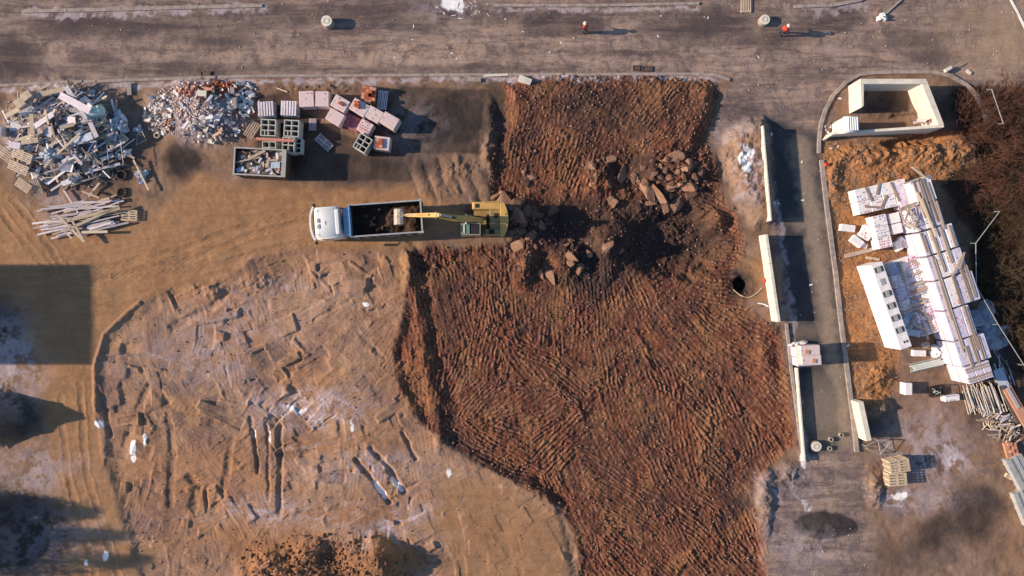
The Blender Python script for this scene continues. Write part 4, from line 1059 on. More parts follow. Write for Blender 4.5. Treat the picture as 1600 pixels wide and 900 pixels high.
# scrap wood heap
HG = 'boards in the scrap wood heap'
for k, (x0, y0, x1, y1, wpx, mat, zz, lab) in enumerate([
    (92, 148, 142, 174, 11, 'wood_grey', 1.75, 'wide long grey board lying across the top of the scrap heap'),
    (103, 135, 118, 160, 8, 'wood_grey', 1.6, 'grey board crossing under the wide long board at the top of the scrap heap'),
    (9, 181, 50, 160, 7, 'wood_pale', 1.3, 'pale beam sticking out at the upper left of the scrap heap'),
    (54, 150, 102, 138, 8, 'wood', 1.3, 'brown board along the upper edge of the scrap heap by the kerb'),
    (52, 145, 80, 131, 3, 'wood', 1.25, 'thin brown batten above the brown board by the kerb'),
    (48, 178, 52, 210, 7, 'wood_pale', 1.7, 'upright pale board in the middle left of the scrap heap'),
    (50, 200, 84, 178, 8, 'wood_grey', 1.75, 'grey board between the two pale boxes in the scrap heap'),
    (94, 200, 115, 194, 6, 'wood_pale', 1.85, 'short bright board at the centre of the scrap heap'),
    (120, 160, 134, 186, 6, 'wood_grey', 1.7, 'short grey board right of the scrap heap top'),
    (135, 180, 152, 215, 7, 'wood_grey', 1.55, 'long grey board at the right flank of the scrap heap'),
    (70, 172, 76, 195, 3, 'wood_pale', 1.8, 'thin pale batten near the middle of the scrap heap'),
    (25, 219, 68, 206, 4, 'wood_pale', 1.6, 'pale batten above the broken pallets in the scrap heap'),
    (100, 228, 145, 212, 12, 'film_blue', 1.5, 'wide bluish panel on the lower right of the scrap heap'),
    (70, 262, 92, 232, 4, 'wood_pale', 1.3, 'pale batten standing over the dark lower part of the scrap heap'),
    (80, 298, 110, 278, 3, 'wood_grey', .35, 'grey pole lying at the lower foot of the scrap heap'),
    (105, 230, 128, 257, 4, 'wood_grey', 1.3, 'grey batten reaching down the lower right of the scrap heap'),
    (120, 228, 158, 256, 4, 'wood', 1.2, 'brown batten beside the wire frame at the scrap heap'),
    (182, 155, 181, 185, 2, 'wood_pale', .5, 'thin pale stick standing alone right of the scrap heap'),
    (138, 307, 156, 286, 3, 'wood_pale', .3, 'thin pale batten pointing up out of the timber heap'),
    (209, 250, 232, 297, 2.4, 'wood_pale', .4, 'bent pale strip right of the wire frame')]):
    L_ = math.hypot(x1 - x0, y1 - y0) / S; a = math.degrees(math.atan2(y1 - y0, x1 - x0))
    k_ = (H - zz) / H
    board('board', (x0 + x1) / 2, (y0 + y1) / 2, a, L_ * k_, wpx / S * k_, .07, mat, lab, None, z=zz, tilt=rnd.uniform(-.08, .08), cat='board')
kinds = {'wood': 'brown', 'wood_pale': 'pale', 'wood_grey': 'grey', 'wood_dark': 'dark', 'film_blue': 'bluish', 'film_white': 'white'}
for i in range(255):
    a = rnd.uniform(0, 6.28); q_ = math.sqrt(rnd.random())
    px = 102 + 98 * q_ * math.cos(a); py = 212 + 74 * q_ * math.sin(a)
    if px < 2: px = rnd.uniform(4, 40)
    mat = rnd.choices(['wood', 'wood_pale', 'wood_grey', 'wood_dark', 'film_blue', 'film_white'], [3, 3, 7, 1.5, 3, 3])[0]
    if rnd.random() < .62:
        L_ = rnd.uniform(.6, 2.6); W_ = rnd.uniform(.05, .2); T_ = rnd.uniform(.03, .08); nm = 'board'; ds = 'narrow'
    else:
        L_ = rnd.uniform(.4, 1.2); W_ = rnd.uniform(.3, .8) * min(L_, 1); T_ = .03; nm = 'panel'; ds = 'flat'
    p = P(px, py)
    z = gz(p.x, p.y) + .08 + rnd.random() ** 1.5 * .5 * (1 - q_ * .6)
    ang = rnd.uniform(0, 180) if rnd.random() < .6 else rnd.gauss(-28, 18)
    col = kinds[mat]
    board(nm, px, py, ang, L_, W_, T_, mat, f'{ds} {col} {"board" if nm == "board" else "panel"} piled among others in the scrap heap', HG, z=z, tilt=rnd.gauss(0, .18), roll=rnd.gauss(0, .3 if nm == 'panel' else .15), cat=nm)

# timber heap of long sticks
for i in range(74):
    L_ = rnd.uniform(1.6, 4.6); a = rnd.gauss(-9, 6)
    px = rnd.uniform(90, 160); py = 320 + 46 * rnd.random() + (px - 110) * -.12
    if i % 31 == 0: a = rnd.uniform(40, 60)
    p = P(px, py); z = max(.08, gz(p.x, p.y)) + .07 + .40 * rnd.random() * (1 - abs(py - 342) / 40)
    L_ = min(L_, 2 * min(px - 52, 198 - px) / S + .8)
    mat = rnd.choice(['wood_pale', 'wood_grey', 'wood_grey', 'wood_grey', 'wood'])
    board('timber', px, py, a, L_, rnd.uniform(.07, .15), .08, mat, f'long {kinds[mat]} timber lying in the timber heap below the scrap', 'sticks in the timber heap', z=z, tilt=rnd.gauss(0, .02), cat='timber')
for x0, y0, x1, y1, wd, lab in [(105, 345, 187, 325, 5, 'long pale timber lying on top of the timber heap pointing to the pallet'), (100, 362, 186, 322, 4, 'long pale timber crossing the heap diagonally up to the right'), (92, 338, 132, 378, 3.5, 'thin pale timber crossing the heap diagonally downward'), (110, 340, 130, 374, 3, 'shorter thin timber beside the downward diagonal one'), (128, 299, 155, 309, 3, 'brown stick at the upper edge of the timber heap'), (158, 313, 171, 310, 4, 'short pale offcut at the upper right of the timber heap'), (128, 363, 168, 362, 4, 'bluish straight timber at the lower edge of the heap')]:
    board('timber', (x0 + x1) / 2, (y0 + y1) / 2, math.degrees(math.atan2(y1 - y0, x1 - x0)), math.hypot(x1 - x0, y1 - y0) / S, wd / S, .09, 'wood_pale', lab, None, z=.62, tilt=0, cat='timber')

# ------------------------------------------------------------------ pallets
def pallet_mesh_parts(L_=1.2, W_=.8, n_=5, mat='wood_pale'):
    m = MB(); w_ = W_ / (n_ * 1.55)
    for k in range(n_): m.box((0, -W_ / 2 + w_ / 2 + k * (W_ - w_) / (n_ - 1), .132), (L_, w_, .022))
    deck = m.mesh('deck_board', M[mat])
    m = MB()
    for x in (-L_ / 2 + .05, 0, L_ / 2 - .05): m.box((x, 0, .110), (.1, W_, .022))
    for x in (-L_ / 2 + .05, 0, L_ / 2 - .05):
        for y in (-W_ / 2 + .05, 0, W_ / 2 - .05): m.box((x, y, .06), (.1, .1, .078))
    for y in (-W_ / 2 + .05, 0, W_ / 2 - .05): m.box((0, y, .011), (L_, .1, .022))
    return deck, m.mesh('bearer', M[mat])
PAL = {k: pallet_mesh_parts(mat=k, n_=n_) for k, n_ in (('wood_pale', 5), ('wood', 5), ('wood_grey', 6))}
def pallet(px, py, ang, label, mat='wood_pale', z=None, sc=(1, 1, 1), tilt=(0, 0), grp=None):
    p = P(px, py, z or 0)
    if z is None: z = gmax(p.x, p.y, .4) - .02
    t = empty('pallet', (p.x, p.y, z)); t.rotation_euler = (R(tilt[0]), R(tilt[1]), R(-ang)); t.scale = sc
    tag(t, label, 'pallet', grp)
    inst('deck_boards', PAL[mat][0], t); inst('bearers', PAL[mat][1], t)
    return t
def pallet_pile(px, py, ang, nn, lab, mat, sc=(1, 1, 1), grp=None):
    p = P(px, py); z0 = gmax(p.x, p.y, .3) - .02
    for k in range(nn):
        q_ = 'topmost' if k == nn - 1 else 'bottom one' if k == 0 else ['', 'second', 'third', 'fourth', 'fifth', 'sixth', 'seventh'][k] + ' up'
        z = z0 + k * .145
        o = pallet(px, py, ang + rnd.uniform(-2, 2), lab + (f', {q_}' if nn > 1 else ''), mat, sc=sc, z=z, grp=grp)
        o.location.x, o.location.y = p.x, p.y
pallet_pile(204.5, 337, 0, 2, 'pale wooden pallet beside the timber heap', 'wood_pale', (1.05, 1.05, 1))
pallet_pile(1394, 745, -6, 6, 'pale pallet, lower of two stacks by the short wall', 'wood_pale', (1.2, 1.25, 1), 'pallets stacked by the short wall')
pallet_pile(1394, 723, -10, 8, 'pale pallet, upper of two stacks by the short wall', 'wood_pale', (1.3, 1.25, 1), 'pallets stacked by the short wall')
pallet(36, 243, 24, 'large pallet on the left edge of the scrap heap, upper one', 'wood_pale', 1.1, (1.3, .9, 1), (10, 4))
pallet(30, 262, 24, 'large pallet lying just below another on the left of the scrap heap', 'wood_pale', .95, (1.3, .9, 1), (8, 4))
pallet(8, 240, 40, 'brown pallet cut by the left edge of the picture', 'wood', .7, (1.1, 1.1, 1), (12, 8))
pallet(38, 290, 35, 'pallet with close boards at the lower left corner of the scrap heap', 'wood_pale', .55, (1.05, .9, 1), (4, 0))
pallet(58, 292, 75, 'tilted broken pallet at the lower corner of the scrap heap', 'wood', .4, (1.1, .9, 1), (0, 15))
pallet(48, 221, -8, 'narrow pallet lying above the large pallets in the scrap heap', 'wood_pale', 1.5, (1.1, .45, 1))
pallet(396, 204, -58, 'brown pallet with missing boards beside the rubble heap', 'wood', None, (1.15, 1.0, 1), (4, 0))
pallet_pile(422, 175, 88, 6, 'grey pallet in the left of two slatted stacks', 'wood_grey', (.95, 1.5, 1), 'grey slatted pallets')
pallet_pile(457, 174, 90, 7, 'grey pallet in the right of two slatted stacks', 'wood_grey', (.95, 1.5, 1), 'grey slatted pallets')
pallet(598, 157, 96, 'dark grey pallet beside the pallet of orange bricks', 'wood_dark' if 'wood_dark' in PAL else 'wood_grey', None, (1.25, .95, 1))
pallet(507, 223, 42, 'grey pallet lying alone in the shade right of the crates', 'wood_grey', None, (1.2, .9, 1))
pallet(489, 195, 92, 'small grey pallet in the shade between crates and brick packs', 'wood_grey', None, (.8, .7, 1))
pallet(1165, -2, 90, 'grey pallet at the top edge of the picture', 'wood_pale', None, (1.9, 1.0, 1))
pallet(1461, 403, 0, 'x', 'wood', 2.5) if False else None

# ------------------------------------------------------------------ open block crates (grid tops)
def crate(px, py, ang, label, L_=1.1, W_=1.25, hh=1.15, nx_=2, ny_=3, split=False):
    L_ *= 1.02
    p = P(px, py, hh); z = gmax(p.x, p.y, .4) - .03
    t = empty('slotted_block', (p.x, p.y, z), R(-ang)); tag(t, label, 'block pack', 'hollow block packs')
    m = MB(); w_ = .065
    for i in range(nx_ + 1): m.box((-L_ / 2 + i * L_ / nx_, 0, .14 + hh / 2), (w_, W_ + w_, hh))
    for j in range(ny_ + 1): 
        for i in range(nx_): m.box((-L_ / 2 + (i + .5) * L_ / nx_, -W_ / 2 + j * W_ / ny_, .14 + hh / 2 - .003), (L_ / nx_ - w_, w_, hh))
    if split: m.box((-L_ * .25, -W_ / 2 + .5 * W_ / ny_, .14 + hh / 2 - .01), (w_ * .8, W_ / ny_ - w_, hh))
    m.build('hollow_block', M['block_grey'], t)
    d, b_ = PAL['wood']; inst('pallet_deck', d, t, scale=(L_ / 1.2, W_ / .8, 1)); inst('pallet_bearer', b_, t, scale=(L_ / 1.2, W_ / .8, 1))
    m = MB().box((0, 0, .16), (L_ - .05, W_ - .05, .03)); m.build('lining', M['dark'], t)
    return t
crate(420, 200, 2, 'hollow block pack below the left slatted pallets', split=True)
crate(456, 201, 3, 'hollow block pack below the right slatted pallets', split=True)
crate(421, 231, 1, 'hollow block pack above the skip, left one', 1.0, .9, ny_=2, split=True)
crate(451, 227, 4, 'hollow block pack above the skip, right one under the pink beam', .9, 1.15, ny_=2)
crate(466, 228, 2, 'small dark hollow block pack at the right end above the skip', .5, 1.1, .8, 1, 3)
crate(567, 224, 31, 'hollow block pack turned askew below the wrapped brick packs', 1.0, 1.2, split=True)

# pink beam over the crates
pb = board('beam', 430, 218.5, 3, 3.0, .22, .1, 'pink', 'long pinkish beam lying across two hollow block packs above the skip', None, z=1.36, cat='beam')

# ------------------------------------------------------------------ wrapped packs
def pack_mesh(L_, W_, h_, mat, bev=.045):
    m = MB().box((0, 0, h_ / 2), (L_, W_, h_))
    return m.mesh('wrapping', M[mat], min(bev, .035), False, 1)
def marks_mesh(L_, W_, z, mat, seed, rows=3, dens=.5, tall=.11):
    r = random.Random(seed); m = MB()
    for j in range(rows):
        y = -W_ / 2 + (j + .5) * W_ / rows; x = -L_ / 2 + .1
        while x < L_ / 2 - .12:
            ww = r.uniform(.05, .16)
            if r.random() < dens: m.box((x + ww / 2, y + r.uniform(-.01, .01), z + .002), (ww, tall * r.uniform(.5, 1), .004))
            x += ww + r.uniform(.02, .10)
    if not m.v: m.box((0, 0, z + .002), (.1, .1, .004))
    return m.mesh('print', M[mat])
PK = {}
def pack(name, px, py, ang, L_, W_, h_, label, mat='film_white', z=None, grp=None, marks='print_red', rows=3, dens=.45, cat='block pack', topz=None, tilt=(0, 0), pal=True):
    key = (round(L_, 2), round(W_, 2), round(h_, 2), mat)
    if key not in PK: PK[key] = pack_mesh(L_, W_, h_, mat)
    zt = (z if z is not None else 0) + h_
    p = P(px, py, zt)
    if z is None: z = gmax(p.x, p.y, .3) - .02
    t = empty(name, (p.x, p.y, z)); t.rotation_euler = (R(tilt[0]), R(tilt[1]), R(-ang)); tag(t, label, cat, grp)
    b0 = 0
    if pal:
        inst('pallet_base', PALB, t, scale=(L_ * .96, W_ * .96, 1)); b0 = .12
    inst('wrapping', PK[key], t, loc=(0, 0, b0))
    if marks:
        sd = rnd.randint(0, 4); k2 = (key, marks, sd, rows)
        if k2 not in PK: PK[k2] = marks_mesh(L_, W_, h_, marks, sd, rows, dens)
        inst('print', PK[k2], t, loc=(0, 0, b0))
    return t
m = MB()
for k in range(3): m.box((0, -.42 + .42 * k, .06), (1, .1, .12))
PALB = m.mesh('pallet_base', M['wood'])

# brick packs under film, near the crates
bg_ = 'wrapped brick packs beside the crates'
pack('brick_pack', 479.5, 155, -3, 1.15, 1.25, 1.0, 'pinkish wrapped brick pack, leftmost of the row near the kerb', 'film_pink', grp=bg_, marks='print_red', dens=.25)
pack('brick_pack', 504, 155, 1, 1.05, 1.2, 1.0, 'pinkish wrapped brick pack, second from the left near the kerb', 'film_pink', grp=bg_, marks='print_red', dens=.25)
pack('brick_pack', 532, 162, 30, 1.25, 1.0, 1.05, 'wrapped brick pack with a red torn patch in the middle of its top', 'film_pink', grp=bg_, marks='print_red', dens=.3)
pack('brick_pack', 524, 183, 30, 1.25, 1.0, 1.0, 'wrapped brick pack directly below the one with the red patch', 'film_pink', grp=bg_, marks='print_blue', dens=.2)
pack('brick_pack', 562, 168, 30, 1.35, 1.0, 1.05, 'wrapped brick pack carrying two loose orange bricks', 'film_pink', grp=bg_, marks='print_red', dens=.2)
pack('brick_pack', 585, 179, 30, 1.25, 1.0, 1.0, 'wrapped brick pack between the bricks-topped pack and the rightmost pack', 'film_pink', grp=bg_, marks='print_blue', dens=.2)
pack('brick_pack', 609, 189, 30, 1.3, 1.0, 1.1, 'wrapped brick pack, rightmost of the group', 'film_pink', grp=bg_, marks='print_red', dens=.4)
pack('brick_pack', 571, 199, 30, 1.05, 1.0, .9, 'reddish wrapped brick pack above the askew hollow block pack', 'film_pink', grp=bg_, marks='print_red', rows=5, dens=.8)
pack('brick_pack', 550, 191, 28, 1.5, 1.1, .45, 'low maroon film heap of bricks in the middle of the wrapped packs', 'film_maroon', grp=bg_, marks=None)
pack('brick_pack', 597, 224, 7, 1.25, 1.05, .9, 'wrapped brick pack torn open to orange bricks, lowest of the group', 'film_pink', grp=bg_, marks=None)
def brick(px, py, ang, z, sc, lab, grp, mat='brick'):
    p = P(px, py, z); o = inst('brick', box_mesh(mat), None, (p.x, p.y, z), (0, 0, R(-ang)), sc); tag(o, lab, 'brick', grp); return o
for k in range(4):
    brick(556 + 3 * (k % 2), 160 + 5 * (k // 2) + 2 * (k % 2), 30, 1.29, (.26, .2, .22), 'loose orange brick on the wrapped pack left of the brick pallet', 'orange bricks on a wrapped pack')
for j in range(3):
    for i in range(2):
        brick(590 + 5 * i, 219 + 5 * j, 7, 1.1, (.25, .25, .16), 'orange brick showing in the torn lowest pack', 'bricks in the torn pack', 'brick' if (i + j) % 3 else 'brick_pale')
for j in range(2): brick(531 + 3 * j, 161 + 2 * j, 30, 1.23, (.25, .2, .12), 'red brick on the torn patch of a wrapped pack', 'bricks on the torn patch')
# open pallet of orange bricks
for lv in range(4):
    for j in range(5):
        for i in range(4):
            if lv == 3 and rnd.random() < .45: continue
            if lv < 3 and 0 < i < 3 and 0 < j < 4: continue
            brick(569 + 5.4 * i + rnd.uniform(-.4, .4) + j * -.6, 136 + 5.3 * j + i * 1.2, 8 + rnd.uniform(-5, 5), .27 + lv * .2, (.255, .25, .19), 'orange hollow brick in the open brick stack by the kerb', 'bricks of the open stack', rnd.choice(['brick_pale', 'brick_pale', 'brick']))
pallet(577, 147, 8, 'pallet under the open stack of orange bricks', 'wood', .03, (1.0, 1.5, 1))

# ------------------------------------------------------------------ skip with rubbish
def make_skip():
    p = P(417.5, 259.5, 0); t = empty('skip_container', (p.x, p.y, gmax(p.x, p.y, 1) - .02), R(-3)); tag(t, 'open grey waste container filled with boards and scraps beside the hollow blocks', 'container')
    L_, W_, h_ = 3.85, 2.05, 1.75
    m = MB(); m.box((0, 0, .08), (L_, W_, .1))
    m.build('container_floor', M['box_steel'], t)
    for nm, c_, d_ in (('side_wall', (0, W_ / 2, h_ / 2), (L_, .06, h_)), ('side_wall', (0, -W_ / 2, h_ / 2), (L_, .06, h_)), ('end_wall', (-L_ / 2, 0, h_ / 2), (.06, W_, h_)), ('end_wall', (L_ / 2 - .03, 0, h_ / 2), (.06, W_, h_))):
        MB().box(c_, d_).build(nm, M['metal_dark'], t)
    m = MB()
    for sy in (-1, 1): m.box((0, sy * W_ / 2, h_ + .03), (L_ + .1, .11, .08))
    for sx in (-1, 1): m.box((sx * L_ / 2, 0, h_ + .032), (.12 if sx < 0 else .34, W_ + .1, .08))
    m.build('top_rim', M['metal_grey'], t)
    for sy in (-1, 1):
        for k in range(6): MB().box((-L_ / 2 + .3 + k * .65, sy * (W_ / 2 + .05), h_ / 2), (.08, .06, h_ - .1)).build('side_rib', M['metal_dark'], t)
    # rubbish
    SG = 'scraps in the waste container'
    c3, s3 = math.cos(R(-3)), math.sin(R(-3))
    def put(dx, dy, z, ang, L2, W2, T2, mat, lab, tl=0):
        o = inst('scrap_board', box_mesh(mat), None, (p.x + dx * c3 - dy * s3, p.y + dx * s3 + dy * c3, z), (rnd.gauss(0, .06), tl, R(ang)), (L2, W2, T2)); tag(o, lab, 'scrap', SG)
    m = MB()
    put(0, 0, 1.0, 0, 3.6, 1.85, 1.0, 'wood_dark', 'dark layer of packed rubbish filling the waste container')
    put(-.25, .55, 1.72, 28, 1.5, .2, .06, 'wood_pale', 'bright pale plank slanting across the waste container')
    put(-.9, .15, 1.68, 12, 2.0, .12, .06, 'wood', 'long brown plank low in the waste container')
    put(1.0, .22, 1.68, 4, .9, .14, .05, 'wood', 'tan plank at the right side of the waste container')
    put(.65, -.1, 1.72, 86, .55, .18, .06, 'wood_pale', 'short bright board standing crosswise in the waste container')
    put(1.2, -.15, 1.66, 2, .75, .5, .05, 'film_blue', 'square bluish sheet at the right end of the waste container')
    put(-1.35, .1, 1.45, 80, .9, .5, .05, 'film_blue', 'bluish sheet at the left end of the waste container')
    put(-1.5, -.65, 1.5, 20, .6, .35, .3, 'film_blue', 'bluish bundle in the lower left corner of the waste container')
    for _ in range(70):
        mt = rnd.choice(['film_white', 'film_blue', 'wood_pale', 'wood_grey', 'wood', 'film_pink', 'brick_pale', 'wood_dark'])
        put(rnd.uniform(-1.5, 1.65), rnd.uniform(-.85, .85), rnd.uniform(1.5, 1.66), rnd.uniform(0, 180), rnd.uniform(.12, .55), rnd.uniform(.05, .22), rnd.uniform(.03, .12), mt, 'small piece of mixed rubbish in the waste container', rnd.gauss(0, .25))
    return t
make_skip()

# ------------------------------------------------------------------ rubble heap
RUB = {mt: [rock_mesh('rubble_chunk', M[mt], 300 + i, 2, .75, .6) for i in range(4)] for mt in ('rubble', 'rubble_cool', 'brick', 'brick_pale')}
def chunk(px, py, r_, mt, lab, grp, zoff):
    p = P(px, py); z = gz(p.x, p.y) + zoff
    o = inst('rubble_chunk', rnd.choice(RUB[mt]), None, (p.x, p.y, z), (rnd.uniform(-1, 1), rnd.uniform(-1, 1), rnd.uniform(0, 6)), (r_ * rnd.uniform(.7, 1.3), r_, r_ * rnd.uniform(.6, 1)))
    tag(o, lab, 'rubble', grp)
def cluster(cx, cy, rx, ry, nn, mts, r0, r1, lab, grp, zo=.15):
    for _ in range(nn):
        a = rnd.uniform(0, 6.28); q_ = math.sqrt(rnd.random())
        chunk(cx + rx * q_ * math.cos(a), cy + ry * q_ * math.sin(a), rnd.uniform(r0, r1), rnd.choice(mts), lab, grp, rnd.uniform(.0, zo))
cluster(250, 180, 22, 32, 56, ['rubble'], .18, .36, 'pale plaster lump on the left flank of the rubble heap', 'lumps on the left flank of the rubble heap')
cluster(380, 158, 22, 28, 62, ['rubble_cool', 'rubble_cool', 'rubble'], .18, .38, 'bluish white lump on the right flank of the rubble heap', 'lumps on the right flank of the rubble heap')
cluster(340, 205, 34, 18, 40, ['rubble'], .18, .36, 'pale lump along the lower flank of the rubble heap', 'lumps along the lower flank of the rubble heap')
cluster(300, 160, 30, 24, 34, ['brick', 'rubble', 'rubble_cool', 'brick_pale'], .08, .2, 'mixed brick and plaster lump in the middle of the rubble heap', 'lumps in the middle of the rubble heap')
cluster(350, 137, 24, 11, 34, ['brick', 'brick', 'brick_pale'], .14, .28, 'red brick lump on the upper edge of the rubble heap by the kerb', 'red lumps by the kerb')
cluster(300, 147, 12, 14, 20, ['brick', 'brick_pale'], .12, .22, 'red brick lump in the upper middle of the rubble heap', 'red lumps in the upper middle')
cluster(268, 195, 10, 18, 20, ['brick_pale', 'brick'], .12, .22, 'orange brick lump on the left of the rubble heap', 'orange lumps on the left')
cluster(385, 180, 16, 8, 10, ['brick'], .1, .2, 'dark red lump at the right foot of the rubble heap', 'dark red lumps at the right foot')
cluster(320, 180, 80, 40, 22, ['rubble', 'rubble_cool', 'rubble_cool', 'brick'], .05, .14, 'small chip scattered over the rubble heap', 'chips over the rubble heap')
for i in range(46):
    a = rnd.uniform(0, 6.28); q_ = math.sqrt(rnd.random()); px = 320 + 78 * q_ * math.cos(a); py = 175 + 42 * q_ * math.sin(a); p = P(px, py)
    mt = rnd.choice(['film_white', 'film_blue', 'wood_pale', 'wood_grey', 'brick_pale', 'concrete_old'])
    board('debris_piece', px, py, rnd.uniform(0, 180), rnd.uniform(.2, 1.0), rnd.uniform(.06, .3), .05, mt, 'flat broken piece lying in the rubble heap', 'flat pieces in the rubble heap', z=gz(p.x, p.y) + .2 + .1 * rnd.random(), tilt=rnd.gauss(0, .25), cat='debris')
board('slab', 316, 146, 2, .65, .45, .12, 'concrete', 'clean rectangular cream slab in the upper middle of the rubble heap', None, z=1.35, cat='slab')
board('slab', 333, 223, 15, .5, .3, .12, 'concrete', 'cream slab at the lower edge of the rubble heap', None, cat='slab')

# ------------------------------------------------------------------ odds and ends left of the rubble
def ring_thing(name, px, py, ro, ri, h_, mat, lab, cat, z=None, tilt=0, grp=None):
    p = P(px, py); z = gz(p.x, p.y) - .03 if z is None else z
    o = MB().ring((0, 0, 0), ro, ri, h_, 28).build(name, M[mat], None, 0, False)
    o.location = (p.x, p.y, z); o.rotation_euler = (0, tilt, 0); tag(o, lab, cat, grp); return o
ring_thing('tyre', 246, 212, .26, .13, .2, 'concrete_old', 'pale round ring lying left of the rubble heap foot', 'ring')
ring_thing('tyre', 191, 274, .44, .30, .22, 'tyre', 'dark old tyre lying below the wire frame, upper one', 'tyre')
ring_thing('tyre', 192, 301, .40, .28, .2, 'tyre', 'brown old tyre lying near the timber heap, lower one', 'tyre')
# tank
p = P(163, 181, 0); z0 = gz(p.x, p.y)
t = empty('water_heater', (p.x, p.y, z0 + .35), R(15)); tag(t, 'grey green round ended tank lying at the right end of the scrap heap', 'tank')
m = MB()
prof = [(-.75, .02), (-.72, .25), (-.55, .4), (0, .42), (.5, .42), (.72, .3), (.82, .02)]
for (xa, ra), (xb, rb) in zip(prof[:-1], prof[1:]): m.tube((xa, 0, 0), (xb, 0, 0), ra, rb, 20, caps=False)
m.build('shell', M['plastic_mint'], t, 0, True); MB().tube((-.1, 0, .40), (-.1, 0, .5), .08).build('valve', M['metal_grey'], t)
# wire frame cage
def frame_thing(name, corners, z, lab, bars, r_=.022):
    P4 = [P(x, y, z) for x, y in corners]; c_ = sum(P4, Vector()) / len(P4)
    t = empty(name, (c_.x, c_.y, gz(c_.x, c_.y))); tag(t, lab, 'frame')
    m = MB(); rel = [v - t.location for v in P4]
    for a, b_ in zip(rel, rel[1:] + rel[:1]): m.tube(a, b_, r_, n=6)
    m.build('rim', M['metal_grey'], t)
    for (a, b_) in bars:
        MB().tube(P(*a, z) - t.location, P(*b_, z) - t.location, r_ * .9, n=6).build('bar', M['metal_grey'], t)
    for v in rel:
        g_ = gz(v.x + t.location.x, v.y + t.location.y) - t.location.z
        MB().tube((v.x, v.y, g_ - .05), v, r_, n=6).build('leg', M['metal_grey'], t)
    return t
frame_thing('wire_cage', [(147, 216), (187, 212), (193, 256), (177, 261), (153, 263)], .9, 'rusty rectangular bar frame lying right of the scrap heap', [((156, 214), (161, 260)), ((166, 213), (170, 260)), ((152, 238), (176, 236))])
frame_thing('bent_bracket', [(217, 193), (228, 219), (213, 226)], .35, 'thin bent triangular metal frame between the two heaps', [], .018)
# crumpled film heaps
def crumple(name, px, py, rx, ry, h_, mat, lab, seed, cat='plastic sheet', z=None):
    r = random.Random(seed); p = P(px, py)
    z = gz(p.x, p.y) - .03 if z is None else z
    bm = bmesh.new(); bmesh.ops.create_icosphere(bm, subdivisions=4, radius=1)
    for v in bm.verts:
        a = math.atan2(v.co.y, v.co.x)
        k = 1 + .25 * math.sin(a * 3 + seed) + .15 * math.sin(a * 5 + seed * 2)
        nz = float(vn(np.array(v.co.x * 3 + 50 + seed), np.array(v.co.y * 3 + 50 + v.co.z * 2), seed)) - .5
        n2 = float(vn(np.array(v.co.x * 8 + 50), np.array(v.co.y * 8 + 50 + v.co.z * 5), seed + 5)) - .5
        v.co.x *= k * rx; v.co.y *= k * ry; v.co.z = max(0, v.co.z) * h_ * (1 + nz * 1.1) + n2 * h_ * .5 * (v.co.z > 0)
    me_ = bpy.data.meshes.new(name); bm.to_mesh(me_); bm.free(); me_.materials.append(M[mat])
    o = inst(name, me_, None, (p.x, p.y, z)); tag(o, lab, cat); return o
crumple('plastic_sheet', 190, 195, .7, .85, .5, 'film_blue', 'crumpled bluish film lying between the scrap heap and the rubble heap', 3)
crumple('plastic_sheet', 218, 203, .35, .3, .3, 'film_blue', 'small dark blue bag inside the bent triangular frame', 4)
crumple('plastic_sheet', 201, 239, .35, .3, .35, 'film_white', 'small white bag right of the bar frame', 5)
crumple('plastic_sheet', 222, 275, .45, .6, .3, 'film_blue', 'crumpled grey film with a pole below the bent frame', 6)
crumple('plastic_sheet', 121, 279, .5, .45, .45, 'rubble_cool', 'angular grey lump at the lower right foot of the scrap heap', 7, 'stone')
crumple('plastic_sheet', 95, 245, .7, .6, .5, 'film_blue', 'bluish film heap on the lower part of the scrap heap', 8)
crumple('plastic_sheet', 62, 233, .45, .45, .5, 'film_blue', 'blue bag beside the pallets of the scrap heap', 9)

# boxes in the scrap heap
def carton(px, py, ang, L_, W_, h_, mat, lab, z=None):
    p = P(px, py, 0); z = gz(p.x, p.y) if z is None else z
    t = empty('carton', (p.x, p.y, z), R(-ang)); tag(t, lab, 'box')
    MB().box((0, 0, h_ / 2), (L_, W_, h_)).build('box_body', M[mat], t, .01)
    MB().box((-L_ * .25, 0, h_ + .006), (L_ * .49, W_, .012)).build('flap', M[mat], t)
    MB().box((L_ * .25, 0, h_ + .012), (L_ * .49, W_ * .98, .012), (0, R(4), 0)).build('flap', M[mat], t)
    return t
carton(62, 158, -35, .8, .6, .4, 'wood_pale', 'pale opened box, upper one of two near the top of the scrap heap', 1.2)
carton(52, 169, -35, .75, .7, .4, 'wood_pale', 'pale opened box, lower one of two near the top of the scrap heap', 1.2)
carton(84, 207, -38, 1.1, .8, .35, 'wood', 'large dented box in the lower middle of the scrap heap', 1.35)
carton(12, 210, 5, .9, .7, .5, 'wood_grey', 'grey box at the left edge of the scrap heap', .8)
carton(44, 233, 8, .9, .5, .45, 'wood_grey', 'grey box above the two large pallets', 1.1)

